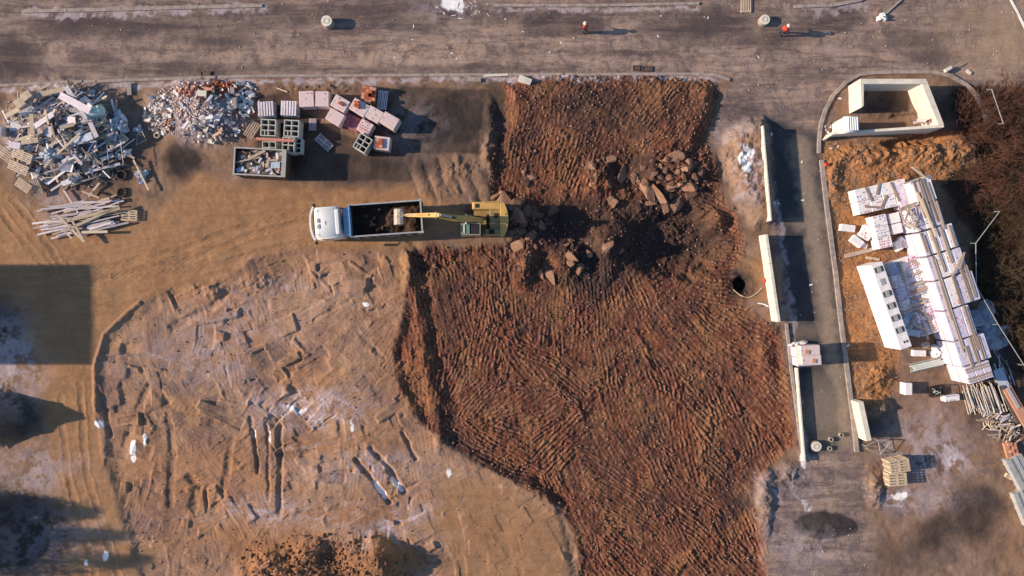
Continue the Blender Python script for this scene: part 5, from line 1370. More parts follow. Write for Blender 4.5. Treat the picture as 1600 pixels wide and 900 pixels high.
# ------------------------------------------------------------------ manhole rings and small fixtures
def manhole(px, py, r_, h_, lab, lid=True, ri=.8, grp=None):
    p = P(px, py); z = gz(p.x, p.y) - .05
    t = empty('manhole_shaft', (p.x, p.y, z)); tag(t, lab, 'manhole', grp)
    MB().ring((0, 0, 0), r_, r_ * ri, h_, 28).build('concrete_ring', M['concrete_old'], t)
    if lid:
        MB().tube((0, 0, h_ - .1), (0, 0, h_ + .035), r_ * .93, n=28).build('lid', M['concrete'], t, .01)
        MB().ring((0, 0, h_ + .036), r_ * .5, r_ * .42, .012, 20).build('lid_rim', M['concrete_old'], t)
    else:
        MB().tube((0, 0, .01), (0, 0, .05), r_ * .78, n=24).build('shaft_bottom', M['dark'], t)
    return t
manhole(514, 38, .46, .75, 'round concrete shaft with a tan lid standing on the dirt road at left of centre')
manhole(1192, 34, .42, .5, 'round concrete shaft with a tan lid on the road near the upper centre right')
manhole(1273, 696, .42, .4, 'round concrete shaft with a pale lid in the side road between the walls')
manhole(1297, 686, .18, .3, 'small round white pipe stub, upper left of three in the side road', False, .6)
manhole(1313, 679, .18, .3, 'small round white pipe stub, upper right of three in the side road', False, .6)
manhole(1295, 700, .18, .3, 'small round white pipe stub, lowest of three in the side road', False, .6)
manhole(1289, 258, .14, .5, 'short pipe with a red collar beside the kerb of the side road', False, .6).children[0].data.materials[0] = M['red_plastic']
def pit(px, py, w_, h_, lab):
    p = P(px, py); z = gz(p.x, p.y)
    t = empty('gully', (p.x, p.y, z), 0); tag(t, lab, 'gully')
    MB().box((0, 0, .03), (w_, h_, .06)).build('grate', M['metal_dark'], t); 
    m = MB()
    for s_ in (-1, 1): m.box((s_ * w_ / 2, 0, .05), (.06, h_ + .06, .1)); m.box((0, s_ * h_ / 2, .05), (w_, .06, .098))
    m.build('frame', M['metal_dark'], t)
pit(322, 116, .75, .4, 'dark rusty gully beside the kerb above the rubble heap')
pit(1011, 108, .75, .4, 'dark rusty gully beside the kerb above the striped clay')
pit(994, 107, .5, .4, 'small dark gully left of the rusty gully')

# hole rim and hose beside the round pit at the wall
def hose(name, pts, r_, mat, lab, dz=.05, cat='hose'):
    cu = bpy.data.curves.new(name, 'CURVE'); cu.dimensions = '3D'; cu.bevel_depth = r_; cu.bevel_resolution = 2
    sp = cu.splines.new('POLY'); sp.points.add(len(pts) * 6 - 6)
    V_ = [P(*q_) for q_ in pts]; k = 0
    def cr(a, b_, c_, d_, t_): return .5 * ((2 * b_) + (-a + c_) * t_ + (2 * a - 5 * b_ + 4 * c_ - d_) * t_ * t_ + (-a + 3 * b_ - 3 * c_ + d_) * t_ ** 3)
    for i in range(len(V_) - 1):
        a, b_, c_, d_ = V_[max(i - 1, 0)], V_[i], V_[i + 1], V_[min(i + 2, len(V_) - 1)]
        for j in range(6):
            v = cr(a, b_, c_, d_, j / 6); sp.points[k].co = (v.x, v.y, max(gz(v.x, v.y), -.1) + dz, 1); k += 1
    sp.points[k].co = (V_[-1].x, V_[-1].y, max(gz(V_[-1].x, V_[-1].y), -.1) + dz, 1)
    o = bpy.data.objects.new(name, cu); COL.objects.link(o); cu.materials.append(M[mat])
    dg = bpy.context.evaluated_depsgraph_get(); me_ = bpy.data.meshes.new_from_object(o.evaluated_get(dg))
    bpy.data.objects.remove(o); o = bpy.data.objects.new(name, me_); COL.objects.link(o); tag(o, lab, cat); return o
hose('cord', [(1146, 452), (1158, 462), (1172, 464), (1184, 456), (1190, 450)], .03, 'wood_pale', 'thin pale cord curving along the lower rim of the round pit')
hose('pipe', [(1183, 474), (1192, 475), (1200, 479)], .06, 'white_paint', 'short white curved pipe below the round pit', cat='pipe')
hose('rope', [(1408, 148), (1410, 150)], .02, 'dark', 'x') if False else None
crumple('red_bag', 1194, 438, .12, .2, .2, 'red_plastic', 'small red bag beside the round pit by the wall', 31, 'bag')

# ------------------------------------------------------------------ people
def person(px, py, label, vest, rz=0, bend=.25):
    p = P(px, py); z = gz(p.x, p.y)
    t = empty('person', (p.x, p.y, z), rz); tag(t, label, 'person')
    J = [((0, 0, .95), .15), ((.02, 0, 1.15), .14), ((.06, 0, 1.38), .16), ((.09, 0, 1.50), .07), ((.12, 0, 1.60), .09), ((.13, 0, 1.70), .09),
         ((0, .1, .88), .10), ((.06, .12, .48), .07), ((.0, .12, .08), .045), ((.16, .13, .04), .045),
         ((0, -.1, .88), .10), ((-.04, -.12, .48), .07), ((-.10, -.12, .08), .045), ((.06, -.13, .04), .045),
         ((.06, .2, 1.42), .065), ((.08, .27, 1.14), .05), ((.28, .22, .98), .04), ((.38, .2, .96), .04),
         ((.06, -.2, 1.42), .065), ((.06, -.28, 1.14), .05), ((.26, -.24, 1.02), .04), ((.36, -.22, 1.0), .04)]
    E = [(0, 1), (1, 2), (2, 3), (3, 4), (4, 5), (0, 6), (6, 7), (7, 8), (8, 9), (0, 10), (10, 11), (11, 12), (12, 13), (2, 14), (14, 15), (15, 16), (16, 17), (2, 18), (18, 19), (19, 20), (20, 21)]
    me_ = bpy.data.meshes.new('body'); me_.from_pydata([j[0] for j in J], E, [])
    o = bpy.data.objects.new('tmp', me_); COL.objects.link(o)
    o.modifiers.new('s', 'SKIN'); o.modifiers.new('b', 'SUBSURF').levels = 1
    for i, j in enumerate(J): me_.skin_vertices[0].data[i].radius = (j[1], j[1])
    me_.skin_vertices[0].data[0].use_root = True
    dg = bpy.context.evaluated_depsgraph_get(); m2 = bpy.data.meshes.new_from_object(o.evaluated_get(dg)); bpy.data.objects.remove(o)
    m2.materials.clear(); m2.materials.append(M['cloth'])
    inst('body', m2, t)
    MB().box((.05, 0, 1.24), (.30, .46, .50), taper=.9).build('vest', M[vest], t, .06, True, 2)
    m = MB()
    for k in range(6):
        a0, a1 = R(k * 15), R(k * 15 + 15)
        m.tube((.13, 0, 1.70 + .14 * math.sin(a0)), (.13, 0, 1.70 + .14 * math.sin(a1)), .14 * math.cos(a0), max(.004, .14 * math.cos(a1)), 14, caps=False)
    m.tube((.15, 0, 1.69), (.15, 0, 1.705), .165, n=14); m.build('hard_hat', M['hat'], t)
    MB().box((.215, 0, 1.62), (.06, .12, .14)).build('face', M['skin'], t, .02, True)
    for s_ in (-1, 1): MB().box((.42, s_ * .21, .97), (.1, .07, .05)).build('hand', M['skin'], t, .015)
    return t
person(913, 51, 'worker in a red orange vest standing on the dirt road near the upper middle', 'vest', R(140))
person(1217, 54, 'worker in a red vest standing on the dark part of the road', 'vest', R(30))

# ------------------------------------------------------------------ concrete walls
def wall_seg(name, quad, z0, zt, mat, label, parent=None):
    pts = [P(x, y, zt) for x, y in quad]
    c_ = sum(pts, Vector()) / len(pts)
    m = MB().prism([(v.x - c_.x, v.y - c_.y) for v in pts], z0, zt)
    if parent:
        m = MB().prism([(v.x - parent.location.x, v.y - parent.location.y) for v in pts], z0, zt)
        return m.build(name, M[mat], parent, .015)
    o = m.build(name, M[mat], None, .015); o.location = (c_.x, c_.y, 0); tag(o, label, 'wall'); return o
zt = 1.95
t = empty('block_enclosure', P(1400, 165)); tag(t, 'pale concrete enclosure open at one corner inside the curved kerb', 'enclosure')
wall_seg('side_wall', [(1344.5, 131.2), (1349.8, 131.2), (1349.8, 165.5), (1346, 168)], -.4, zt, 'concrete', '', t)
wall_seg('back_wall', [(1344.5, 123), (1447.5, 123), (1449, 131), (1344.5, 131)], -.4, zt - .003, 'concrete', '', t)
wall_seg('side_wall', [(1447.5, 123), (1475, 194), (1466.5, 195.5), (1440, 131.2), (1449.2, 131.2)], -.9, zt - .006, 'concrete', '', t)
t2 = empty('retaining_wall', P(1380, 203)); tag(t2, 'long sloping concrete retaining wall below the toilet cabin and enclosure', 'wall')
# sloping top: low at the left end, full height at right
def sloped(poly4, z0, tops, nm, mat, par):
    lo = [P(x, y, zz) for (x, y), zz in zip(poly4, tops)]
    m = MB()
    for v in lo: m.v.append(Vector((v.x - par.location.x, v.y - par.location.y, z0)))
    for v, zz in zip(lo, tops): m.v.append(Vector((v.x - par.location.x, v.y - par.location.y, zz)))
    m.f = [[3, 2, 1, 0], [4, 5, 6, 7], [0, 1, 5, 4], [1, 2, 6, 5], [2, 3, 7, 6], [3, 0, 4, 7]]
    return m.build(nm, M[mat], par, .012)
sloped([(1300, 206.5), (1475, 194.3), (1475, 199), (1302, 210)], -1.6, [1.1, 1.93, 1.93, 1.1], 'wall_panel', 'concrete', t2)
sloped([(1287, 217.5), (1299.7, 206.5), (1301.7, 210), (1290, 218.5)], -1.0, [.4, 1.1, 1.1, .4], 'wall_end', 'concrete', t2)
# debris on wall corner
for k in range(7):
    board('scrap_film', 1428 + k * 5 + rnd.uniform(-2, 2), 190 + rnd.uniform(-3, 2), rnd.uniform(-40, 40), rnd.uniform(.25, .7), rnd.uniform(.08, .3), .04, rnd.choice(['film_white', 'film_white', 'film_pink', 'film_maroon', 'wood_grey']), 'scrap of film or board at the inner corner of the enclosure', 'scraps at the enclosure corner', z=1.2 + .1 * (k % 3), tilt=rnd.gauss(0, .3), cat='scrap')
# portable toilet
p = P(1322, 196, 0); p = P(1331, 193, 2.15)
t = empty('portable_toilet', (p.x, p.y, gz(p.x, p.y)), R(3)); tag(t, 'white portable toilet cabin with ribbed roof beside the retaining wall', 'toilet')
MB().box((0, 0, 1.02), (1.12, 1.12, 1.96)).build('cabin', M['plastic_white'], t, .06, True, 2)
MB().box((0, 0, 2.04), (1.2, 1.2, .12)).build('roof', M['plastic_white'], t, .05, True, 2)
for k in range(5): MB().box((-.22 + k * .17, 0, 2.125), (.07, 1.05, .05)).build('roof_rib', M['rim_white'], t, .015)
MB().box((-.575, .0, 1.0), (.03, .85, 1.75)).build('door', M['plastic_mint'], t, .01)
MB().box((0, 0, .05), (1.2, 1.2, .1)).build('skid', M['dark'], t)

# precast retaining wall units along the side road
def l_wall(name, x0, y0, x1, y1, thick, zt_, label, n_=1, foot=.9):
    a = P(x0, y0, zt_); b_ = P(x1, y1, zt_); d = (b_ - a); L_ = d.length; c_ = (a + b_) / 2
    t = empty(name, (c_.x, c_.y, 0), math.atan2(d.y, d.x)); tag(t, label, 'wall')
    for k in range(n_):
        xx = -L_ / 2 + (k + .5) * L_ / n_
        MB().box((xx, 0, zt_ / 2 - .3), (L_ / n_ - .015, thick, zt_ + .6)).build('wall_unit', M['concrete'], t, .015)
    return t
l_wall('retaining_wall', 1197.5, 366, 1217.5, 503,   .24, 1.4, 'tall pale concrete wall on the left side of the side road', 6)
l_wall('retaining_wall', 1192.5, 196, 1205, 345, .13, 1.3, 'thin low concrete wall at the upper left of the side road', 5)
l_wall('retaining_wall', 1345, 628, 1358, 689, .42, 1.35, 'short pale wall block right of the side road near the pallets', 1)
l_wall('retaining_wall', 1246, 575, 1258, 722, .14, .55, 'low thin wall edging the lower left of the side road', 5)

# wrapped pack on the side road
pack('brick_pack', 1262, 549, -4, 1.9, .75, 1.1, 'lower pack of the wrapped stack on the side road, upper half', 'film_lilac', z=.02, marks=None)
pack('brick_pack', 1264, 564, -4, 1.9, .7, 1.1, 'lower pack of the wrapped stack on the side road, lower half', 'film_lilac', z=.02, marks=None)
pack('brick_pack', 1265, 547, -3, 1.5, .75, 1.0, 'top wrapped pack with one pink patch on the side road, upper one', 'film_pink', z=1.26, marks='print_red', dens=.2)
pack('brick_pack', 1267, 562, -3, 1.5, .72, 1.0, 'top wrapped pack with one pink patch on the side road, lower one', 'film_pink', z=1.26, marks='print_red', dens=.2)
brick(1261, 550, 10, 2.42, (.35, .3, .06), 'pinkish patch of bricks showing on the upper wrapped pack', None, 'brick_pale')
brick(1272, 564, 10, 2.42, (.3, .28, .06), 'pinkish patch of bricks showing on the lower wrapped pack', None, 'brick_pale')
crumple('plastic_sheet', 1248, 538, .75, .28, .7, 'film_white', 'torn white film hanging off the wrapped packs toward the kerb', 11)
crumple('plastic_sheet', 1207, 319, .12, .25, .2, 'film_white', 'small white bow of film on the thin wall', 12)

# ------------------------------------------------------------------ the big block stacks
A0 = Vector((1440, 300)); U = Vector((.307, .952)); Vv = Vector((.952, -.307))
DEG = math.degrees(math.atan2(.952, .307))
ORD = ['first', 'second', 'third', 'fourth', 'fifth', 'sixth', 'seventh', 'eighth', 'ninth', 'tenth']
def uv(u, v): q_ = A0 + U * u + Vv * v; return q_.x, q_.y
rows_ = [(-22, 18, 19), (20, 58, 19), (60, 98, 29), (100, 138, 30), (140, 187, 36), (189, 237, 14), (239, 279, 24), (281, 309, 18)]
PH = 1.08
for ri_, (u0, u1, vr) in enumerate(rows_):
    v0 = -26 if ri_ < 7 else -22
    cw = (vr - v0) / 3
    if vr > 28: nc = 4; cw = (vr - v0) / 4
    else: nc = 3
    for ci in range(nc):
        for ly in (0, 1):
            if ly == 1 and ri_ == 0 and ci == 0: continue
            k_ = (H - 2.4) / H
            x_, y_ = uv((u0 + u1) / 2, v0 + (ci + .5) * cw)
            L_ = (u1 - u0) / S * k_ - .03; W_ = cw / S * k_ - .03
            z = .02 + ly * (PH + .12)
            o = pack('block_pack', x_, y_, DEG, L_, W_, PH, f'white pack, row {ORD[ri_]} from top of the long stack, {ORD[ci]} from left, {"upper" if ly else "lower"} layer',
                     rnd.choice(['film_white', 'film_lilac', 'film_lilac']), z=z, grp='packs of the long stack by the fence', marks=rnd.choice(['print_red', 'print_blue', 'print_blue']), rows=2, dens=.4)
            if ly == 0:     # sit exactly under the upper one
                pp = P(x_, y_, .02 + PH + .12 + PH); o.location.x, o.location.y = pp.x, pp.y
SG2 = 'slat boards laid on the long stack'
ztop = .02 + 2 * (PH + .12) + .02
for si, (v, u0, u1) in enumerate([(-15, 100, 258), (-17, 150, 205), (-5, 60, 130), (5, 135, 187), (10, 60, 120), (21, 130, 186), (29, 128, 182), (24, 62, 96), (8, 190, 262), (-9, 250, 284), (2, 238, 282), (13, 240, 279),
                      (-8, -18, 40), (0, -20, 48), (3, -22, 60), (9, -20, 52), (14, -12, 60), (17, 20, 66), (-18, 65, 98), (-22, 60, 92)]):
    x_, y_ = uv((u0 + u1) / 2, v)
    board('slat_board', x_, y_, DEG + rnd.uniform(-1.5, 1.5), (u1 - u0) / S * .955, .11, .06, 'wood', f'brown batten lengthwise on the long stack, {["upper", "middle", "lower"][min(2, max(0, int((u0 + 20) // 110)))]} part, place {si + 1} of twenty', SG2, z=ztop + .035 + (.02 if si % 2 else 0), cat='batten')
    if si < 12:
        board('slat_board', x_ + 2.6, y_ - .8, DEG + rnd.uniform(-1, 1), (u1 - u0) / S * .9, .06, .04, 'wood_pale', 'thin pale batten beside a brown one on the long stack', SG2, z=ztop + .03, cat='batten')
for x0, y0, x1, y1, lab in [(1433, 300, 1463, 370, 'long brown batten lying loose over the upper part of the long stack'), (1440, 310, 1454, 348, None), (1405, 331, 1432, 320, None), (1407, 326, 1434, 316, None), (1421, 325, 1414, 347, 'short batten forming a V with another on the long stack'), (1412, 346, 1438, 360, None), (1410, 350, 1424, 357, None),
                         (1427, 263, 1447, 278, 'slatted brown board sticking out at the top end of the long stack'), (1424, 261, 1440, 271, None), (1412, 287, 1434, 280, None), (1404, 320, 1412, 345, None), (1507, 394, 1500, 420, None), (1505, 398, 1488, 432, 'bent brown board at the notch in the right edge of the long stack')]:
    L_ = math.hypot(x1 - x0, y1 - y0) / S * .95
    board('slat_board', (x0 + x1) / 2, (y0 + y1) / 2, math.degrees(math.atan2(y1 - y0, x1 - x0)), L_, .14, .05, rnd.choice(['wood', 'wood_pale']), lab or 'loose brown batten on the upper part of the long stack', None if lab else 'loose battens on the long stack', z=ztop + .12 + .04 * rnd.random(), tilt=rnd.gauss(0, .01), cat='batten')
for u in (288, 303):
    x_, y_ = uv(u, -2); 
    for k in (-2, 2):
        board('slat_board', x_ + k * .3, y_ + k, DEG - 90, 1.9, .10, .05, 'wood', 'brown batten lying crosswise at the lower end of the long stack', 'cross battens', z=ztop + .03, cat='batten')
# mess of thin slats in the hollow of the upper part
for _ in range(16):
    board('slat_board', rnd.uniform(1410, 1440), rnd.uniform(322, 352), rnd.choice([-20, -25, 70, 60, 35]) + rnd.gauss(0, 8), rnd.uniform(.5, 1.3), .05, .03, rnd.choice(['wood', 'wood_dark', 'wood_pale']), 'thin slat in the tangle on the upper part of the long stack', 'tangled slats', z=ztop + rnd.uniform(.02, .2), tilt=rnd.gauss(0, .05), cat='batten')

# group A: upper left stack, two courses low
aA = -13; ax = Vector((.974, -.225)); bx = Vector((.225, .974))
for j in range(2):
    for i in range(4):
        q_ = Vector((1333, 297)) + ax * (10 + i * 20.5) + bx * (10 + j * 20)
        pack('block_pack', q_.x, q_.y, aA, 1.0, .98, 1.05, f'white pack in the {"upper" if j == 0 else "lower"} row of the low top stack, {ORD[i]} from the left', 'film_white', z=.02, grp='packs of the low top stack', marks=rnd.choice(['print_blue', 'print_red', 'print_blue']), rows=4, dens=.35)
for k in range(3):
    q_ = Vector((1372, 337)) + bx * (8 + k * 17.5)
    pack('block_pack', q_.x, q_.y, aA, 1.12, .85, 1.05, f'white marked pack in the single column below the top stack, {ORD[k]} from the top', 'film_white', z=.02, grp='packs of the single column', marks='print_blue' if k < 2 else 'print_red', rows=4, dens=.6)
for k in range(2):
    q_ = Vector((1395, 333)) + bx * (8 + k * 17)
    pack('block_pack', q_.x, q_.y, aA, .85, .8, .9, f'plain bright white pack right of the single column, {ORD[k]} from the top', 'film_white', z=.02, grp='plain packs right of the column', marks=None)
for x0, y0, x1, y1, lab in [(1352.5, 293, 1362, 314, 'brown batten lying steeply on the left of the top stack'), (1374, 284, 1370, 304, 'brown batten leaning left on the top stack'), (1392, 285, 1405, 314, 'long brown batten on the right of the top stack'), (1352, 323, 1376, 324, 'grey batten lying flat along the lower edge of the top stack'), (1385, 306, 1376, 326, 'brown batten meeting the flat one at a corner')]:
    board('slat_board', (x0 + x1) / 2, (y0 + y1) / 2, math.degrees(math.atan2(y1 - y0, x1 - x0)), math.hypot(x1 - x0, y1 - y0) / S, .16, .07, 'wood', lab, None, z=1.24, cat='batten')

# group F: tall plain stack of boxed units with recessed openings
fu = Vector((.330, .944)); fv = Vector((.944, -.330)); FD = math.degrees(math.atan2(.944, .330))
F0 = Vector((1361, 415))
fm = MB().box((0, 0, 1.15), (.985, .93, 2.3)).mesh('case', M['film_white'], .02)
fr = MB().box((0, 0, 2.315), (.50, .36, .03)).mesh('cover_plate', M['metal_grey'])
fs = MB().box((0, 0, 2.32), (.42, .09, .05)).mesh('slot', M['dark'])
for k in range(7):
    q_ = F0 + fu * (9.8 + k * 20) + fv * 9.5
    p = P(q_.x, q_.y, 2.3)
    t = empty('boxed_unit', (p.x, p.y, .0), R(-FD)); tag(t, f'tall white boxed unit, {ORD[k]} from the top of the bright row', 'block pack', 'tall white boxed units')
    inst('case', fm, t)
    if k < 6:
        inst('cover_plate', fr, t, (0, -.02, 0), scale=(1, 1, 1))
        if k != 1:
            inst('slot', fs, t, (0, .25, 0)); inst('slot', fs, t, (0, -.27, 0))
    else:
        inst('slot', fs, t, (0, .22, 0), scale=(.35, 1, 1)); inst('slot', fs, t, (0, .0, 0), scale=(.35, 1, 1))
# group E: lower stacks between F and the long stack
E0 = Vector((1386, 408))
ROT_E = math.degrees(math.atan2(.952, .307))
for j in range(3):
    for i in range(6):
        if j == 0 and i == 5: continue
        q_ = E0 + U * (10 + i * 21) + Vv * (8 + j * 17.5) + Vector((0, 4))
        if q_.x > 1400 + 40 + (q_.y - 400) * .33: continue
        pack('block_pack', q_.x, q_.y, ROT_E, 1.02, .85, 1.0, f'low white pack in the sunken middle stack, {ORD[i]} from the top, {ORD[j]} column', ['film_blue', 'film_white', 'film_lilac', 'film_white'][(i + j) % 4], z=.02, grp='packs of the sunken middle stack', marks=rnd.choice(['print_blue', 'print_blue', 'print_red']), rows=5, dens=.55)
for x0, y0, x1, y1 in [(1405, 408, 1414, 440), (1421, 408, 1443, 414), (1420, 432, 1450, 420), (1422, 447, 1455, 438), (1422, 455, 1455, 446), (1424, 459, 1458, 448), (1425, 466, 1446, 468), (1420, 478, 1446, 472), (1409, 488, 1444, 480), (1433, 485, 1453, 496), (1420, 511, 1430, 492), (1426, 506, 1448, 516), (1450, 498, 1458, 518), (1442, 500, 1450, 530)]:
    board('slat_board', (x0 + x1) / 2, (y0 + y1) / 2, math.degrees(math.atan2(y1 - y0, x1 - x0)), math.hypot(x1 - x0, y1 - y0) / S, .17, .05, 'wood', 'brown slotted board lying on the sunken middle stack', 'boards on the middle stack', z=1.19 + rnd.random() * .05, cat='batten')
board('slat_board', 1391, 440, 74, 3.0, .3, .1, 'wood_dark', 'dark strip added as shade in the gap beside the tall white units', None, z=.5, cat='board')  # dark strip put into the gap to stand for its shade
board('sheet', 1419, 505, 20, .9, .7, .03, 'film_blue', 'plain light blue sheet in the sunken middle stack', None, z=1.17, cat='sheet')
board('sheet', 1426, 520, 10, 1.2, .5, .03, 'film_blue', 'second light blue sheet near the lower end of the middle stack', None, z=1.17, cat='sheet')
carton(1431, 537, -20, .5, .35, .25, 'wood_pale', 'small tan box on the lower end of the middle stack', 1.17)

# loose boxes round the stacks
def block_box(px, py, ang, L_, W_, h_, lab, mat='film_white', z=None, marks=None):
    return pack('white_box', px, py, ang, L_, W_, h_, lab, mat, z=z, marks=marks, cat='box', pal=False)
block_box(1326, 356, 7, 1.15, .55, .45, 'white loose box lying apart, leftmost below the top stack')
block_box(1340, 377, 38, 1.0, .6, .45, 'white loose box turned diagonally below the leftmost one')
block_box(1357, 359, 25, .9, .55, .5, 'white loose box against the single column, upper of two', marks='print_red')
block_box(1352, 368, 28, .9, .5, .5, 'white loose box against the single column, lower of two', marks='print_red')
block_box(1351, 384, 20, .5, .4, .25, 'small pinkish box below the diagonal white box', 'film_pink')
block_box(1404, 384, 60, .8, .5, .5, 'bright white loose box on orange soil between the stacks, left')
block_box(1412, 378, 40, .9, .5, .5, 'bright white loose box on orange soil between the stacks, right', marks='print_red')
block_box(1437, 552, 2, 1.05, .5, .35, 'single cream box on bare soil below the middle stack')
block_box(1420.5, 608, 90, .95, .58, .8, 'white upright box casting a square shadow on the soil')
block_box(1488, 622, -6, 1.2, .5, .6, 'white box with dark dots between the crate and the pipes', marks='print_blue')
board('plank', 1343, 394.5, -14, 2.5, .32, .09, 'wood', 'thick brown plank lying on the orange soil below the loose boxes', None, cat='plank')
board('plank', 1363, 404, 9, 1.1, .2, .06, 'wood_pale', 'short slotted board on the orange soil below the thick plank', None, cat='plank')
crumple('plastic_sheet', 1465, 549, .75, .45, .5, 'film_white', 'bright white crumpled sheet below the middle stack', 21)
crumple('plastic_sheet', 1482, 560, .5, .45, .6, 'film_white', 'white crumpled sheet against the left side of the long stack', 22)
crumple('plastic_sheet', 1531, 500, 1.1, 1.3, 1.0, 'film_blue', 'large pale blue tarpaulin slumped between the long stack and the fence', 23, 'tarpaulin')
crumple('plastic_sheet', 1552, 527, 1.3, .9, .5, 'rubble_cool', 'grey sheet lying beside the fence below the blue tarpaulin', 24, 'sheet')
# bundle of metal profiles
t = empty('profile_bundle', G(1446, 569), R(13)); tag(t, 'bundle of grey metal profiles below the white crumpled sheet', 'profiles')
for k in range(7): MB().box((rnd.uniform(-.1, .1), -.32 + k * .105, .1 + .1 * (k % 2)), (2.7, .085, .14)).build('profile', M['metal_grey'], t)
for k in range(4): MB().box((rnd.uniform(-.2, .1), -.2 + k * .12, .3), (2.5, .08, .1)).build('profile', M['plastic_white'], t)
# wire crate with dark content
p = G(1461, 610); t = empty('wire_crate', p, R(10)); tag(t, 'small dark mesh crate of metal fittings between two white boxes', 'crate')
m = MB()
for sx in (-1, 1):
    for sy in (-1, 1): m.box((sx * .55, sy * .38, .3), (.04, .04, .6))
for zz in (.05, .3, .6):
    for s_ in (-1, 1): m.box((0, s_ * .38, zz), (1.1, .03, .03)); m.box((s_ * .55, 0, zz), (.03, .76, .03))
m.build('mesh_frame', M['dark'], t); MB().box((0, 0, .1), (1.05, .72, .1)).build('crate_floor', M['dark'], t)
for k in range(12):
    o = MB().tube((-.2, 0, 0), (.2, 0, 0), .045, n=8).build('fitting', M['metal_grey'] if k % 2 else M['dark'], t)
    o.location = (rnd.uniform(-.35, .35), rnd.uniform(-.25, .25), .3 + rnd.uniform(0, .15)); o.rotation_euler = (0, rnd.gauss(0, .4), rnd.uniform(0, 3))

# steel tubes pile
tub = MB().tube((0, -1, 0), (0, 1, 0), .035, n=7).mesh('steel_tube', M['tube'])
for i in range(44):
    f = i / 43; px = 1507 + 52 * f + rnd.uniform(-3, 3); py = 624 + rnd.uniform(-4, 5) - f * 4; L_ = rnd.uniform(.85, 1.25)
    p = P(px, py); a = R(14 + 10 * f + rnd.gauss(0, 3))
    o = inst('steel_tube', tub, None, (p.x, p.y, gz(p.x, p.y) + .12 + rnd.random() * .4), (rnd.gauss(0, .05), 0, a), (1, L_, 1))
    tag(o, 'steel tube in the fanned pile below the long stack', 'tube', 'steel tubes in the fanned pile')
board('sheet', 1568, 600, 70, 2.6, .8, .04, 'film_blue', 'bluish board lying behind the fanned steel tubes', None, z=.35, cat='board')
for i in range(16):
    px = rnd.uniform(1552, 1580); py = rnd.uniform(560, 610)
    board('timber', px, py, rnd.gauss(65, 12), rnd.uniform(1, 2.4), .08, .06, rnd.choice(['wood_dark', 'wood_grey']), 'dark pole in the shade behind the long stack', 'poles in the shade', cat='pole')
for i in range(60):
    px = rnd.gauss(1563, 14); py = rnd.gauss(655, 10); px = min(px, 1596); mt = rnd.choice(['wood_pale', 'wood_grey', 'metal_dark', 'wood_dark', 'film_white', 'metal_grey', 'wood'])
    p = P(px, py)
    board('scrap_piece', px, py, rnd.uniform(-60, 40), rnd.uniform(.25, 1.3), rnd.uniform(.05, .16), .05, mt, 'scrap piece in the jumble below the steel tubes', 'scrap below the steel tubes', z=gz(p.x, p.y) + .05 + rnd.random() * .4, tilt=rnd.gauss(0, .15), cat='scrap')
t = empty('cable_coil', G(1549, 660), 0); tag(t, 'pale tangled coil at the left of the scrap below the tubes', 'coil')
for k in range(5):
    o = MB().ring((0, 0, 0), .5 - .04 * k, .44 - .04 * k, .06, 20).build('loop', M['wood_pale'], t); o.location = (.1 * k - .2, rnd.uniform(-.15, .15), .05 + .07 * k); o.rotation_euler = (rnd.gauss(0, .2), rnd.gauss(0, .2), 0)
for i in range(40):
    px = 1578 + rnd.gauss(0, 8); py = 676 + rnd.gauss(0, 8); p = P(px, py)
    board('broken_slat', px, py, rnd.uniform(-80, 20), rnd.uniform(.3, .8), .07, .05, rnd.choice(['wood_pale', 'wood_pale', 'wood']), 'pale broken slat in the pile near the right edge', 'broken slats near the right edge', z=gz(p.x, p.y) + .1 + rnd.random() * .35, tilt=rnd.gauss(0, .12), cat='slat')
for j in range(5):
    for i in range(3):
        brick(1571 + 6 * i + j * 1.5, 694 + 5.4 * j, -15, .2 + .1 * ((i + j) % 2), (.36, .26, .22), 'pinkish block in the small stack near the right edge', 'pinkish blocks near the right edge', 'brick_pale')
# brown formwork sheets at right edge
board('formwork_panel', 1590, 636, 60, 3.4, .7, .15, 'brick_pale', 'long pinkish brown board leaning at the right edge beside the fence', None, z=.7, cat='board')
board('formwork_panel', 1577, 632, 64, 3.2, .3, .12, 'wood_dark', 'narrow dark board left of the pinkish one', None, z=.5, cat='board')
board('formwork_panel', 1583, 622, 60, 1.8, .25, .12, 'wood_grey', 'narrow pale grey board on top of the dark one', None, z=.8, cat='board')
def sheet_bundle(px, py, ang, L_, W_, lab):
    p = G(px, py); t = empty('sheet_bundle', (p.x, p.y, p.z), R(-ang)); tag(t, lab, 'sheets', 'metal sheet bundles at the right edge')
    for k in range(6): MB().box((rnd.uniform(-.05, .05), -W_ / 2 + (k + .5) * W_ / 6, .32), (L_, W_ / 6 - .03, .5 + .1 * (k % 2))).build('panel_sheet', M['metal_grey' if k % 3 else 'rim_steel'], t)
    for s_ in (-1, 0, 1): MB().box((s_ * L_ * .35, 0, .04), (.12, W_, .1)).build('bearer', M['wood'], t)
sheet_bundle(1588, 735, 62, 2.7, 1.4, 'bundle of grey metal sheets cut by the right edge, upper one')
sheet_bundle(1596, 790, 68, 2.8, 1.2, 'bundle of grey metal sheets cut by the right edge, lower one')
carton(1575, 744, 30, .6, .35, .2, 'wood_pale', 'small tan box on the soil left of the upper sheet bundle')
# metal bed frame by the short wall
frame_thing('tube_frame', [(1352, 697), (1372, 688), (1392, 690), (1376, 710), (1358, 703)], .6, 'tan bent tube frame standing below the short wall block', [((1372, 688), (1376, 710))], .03)

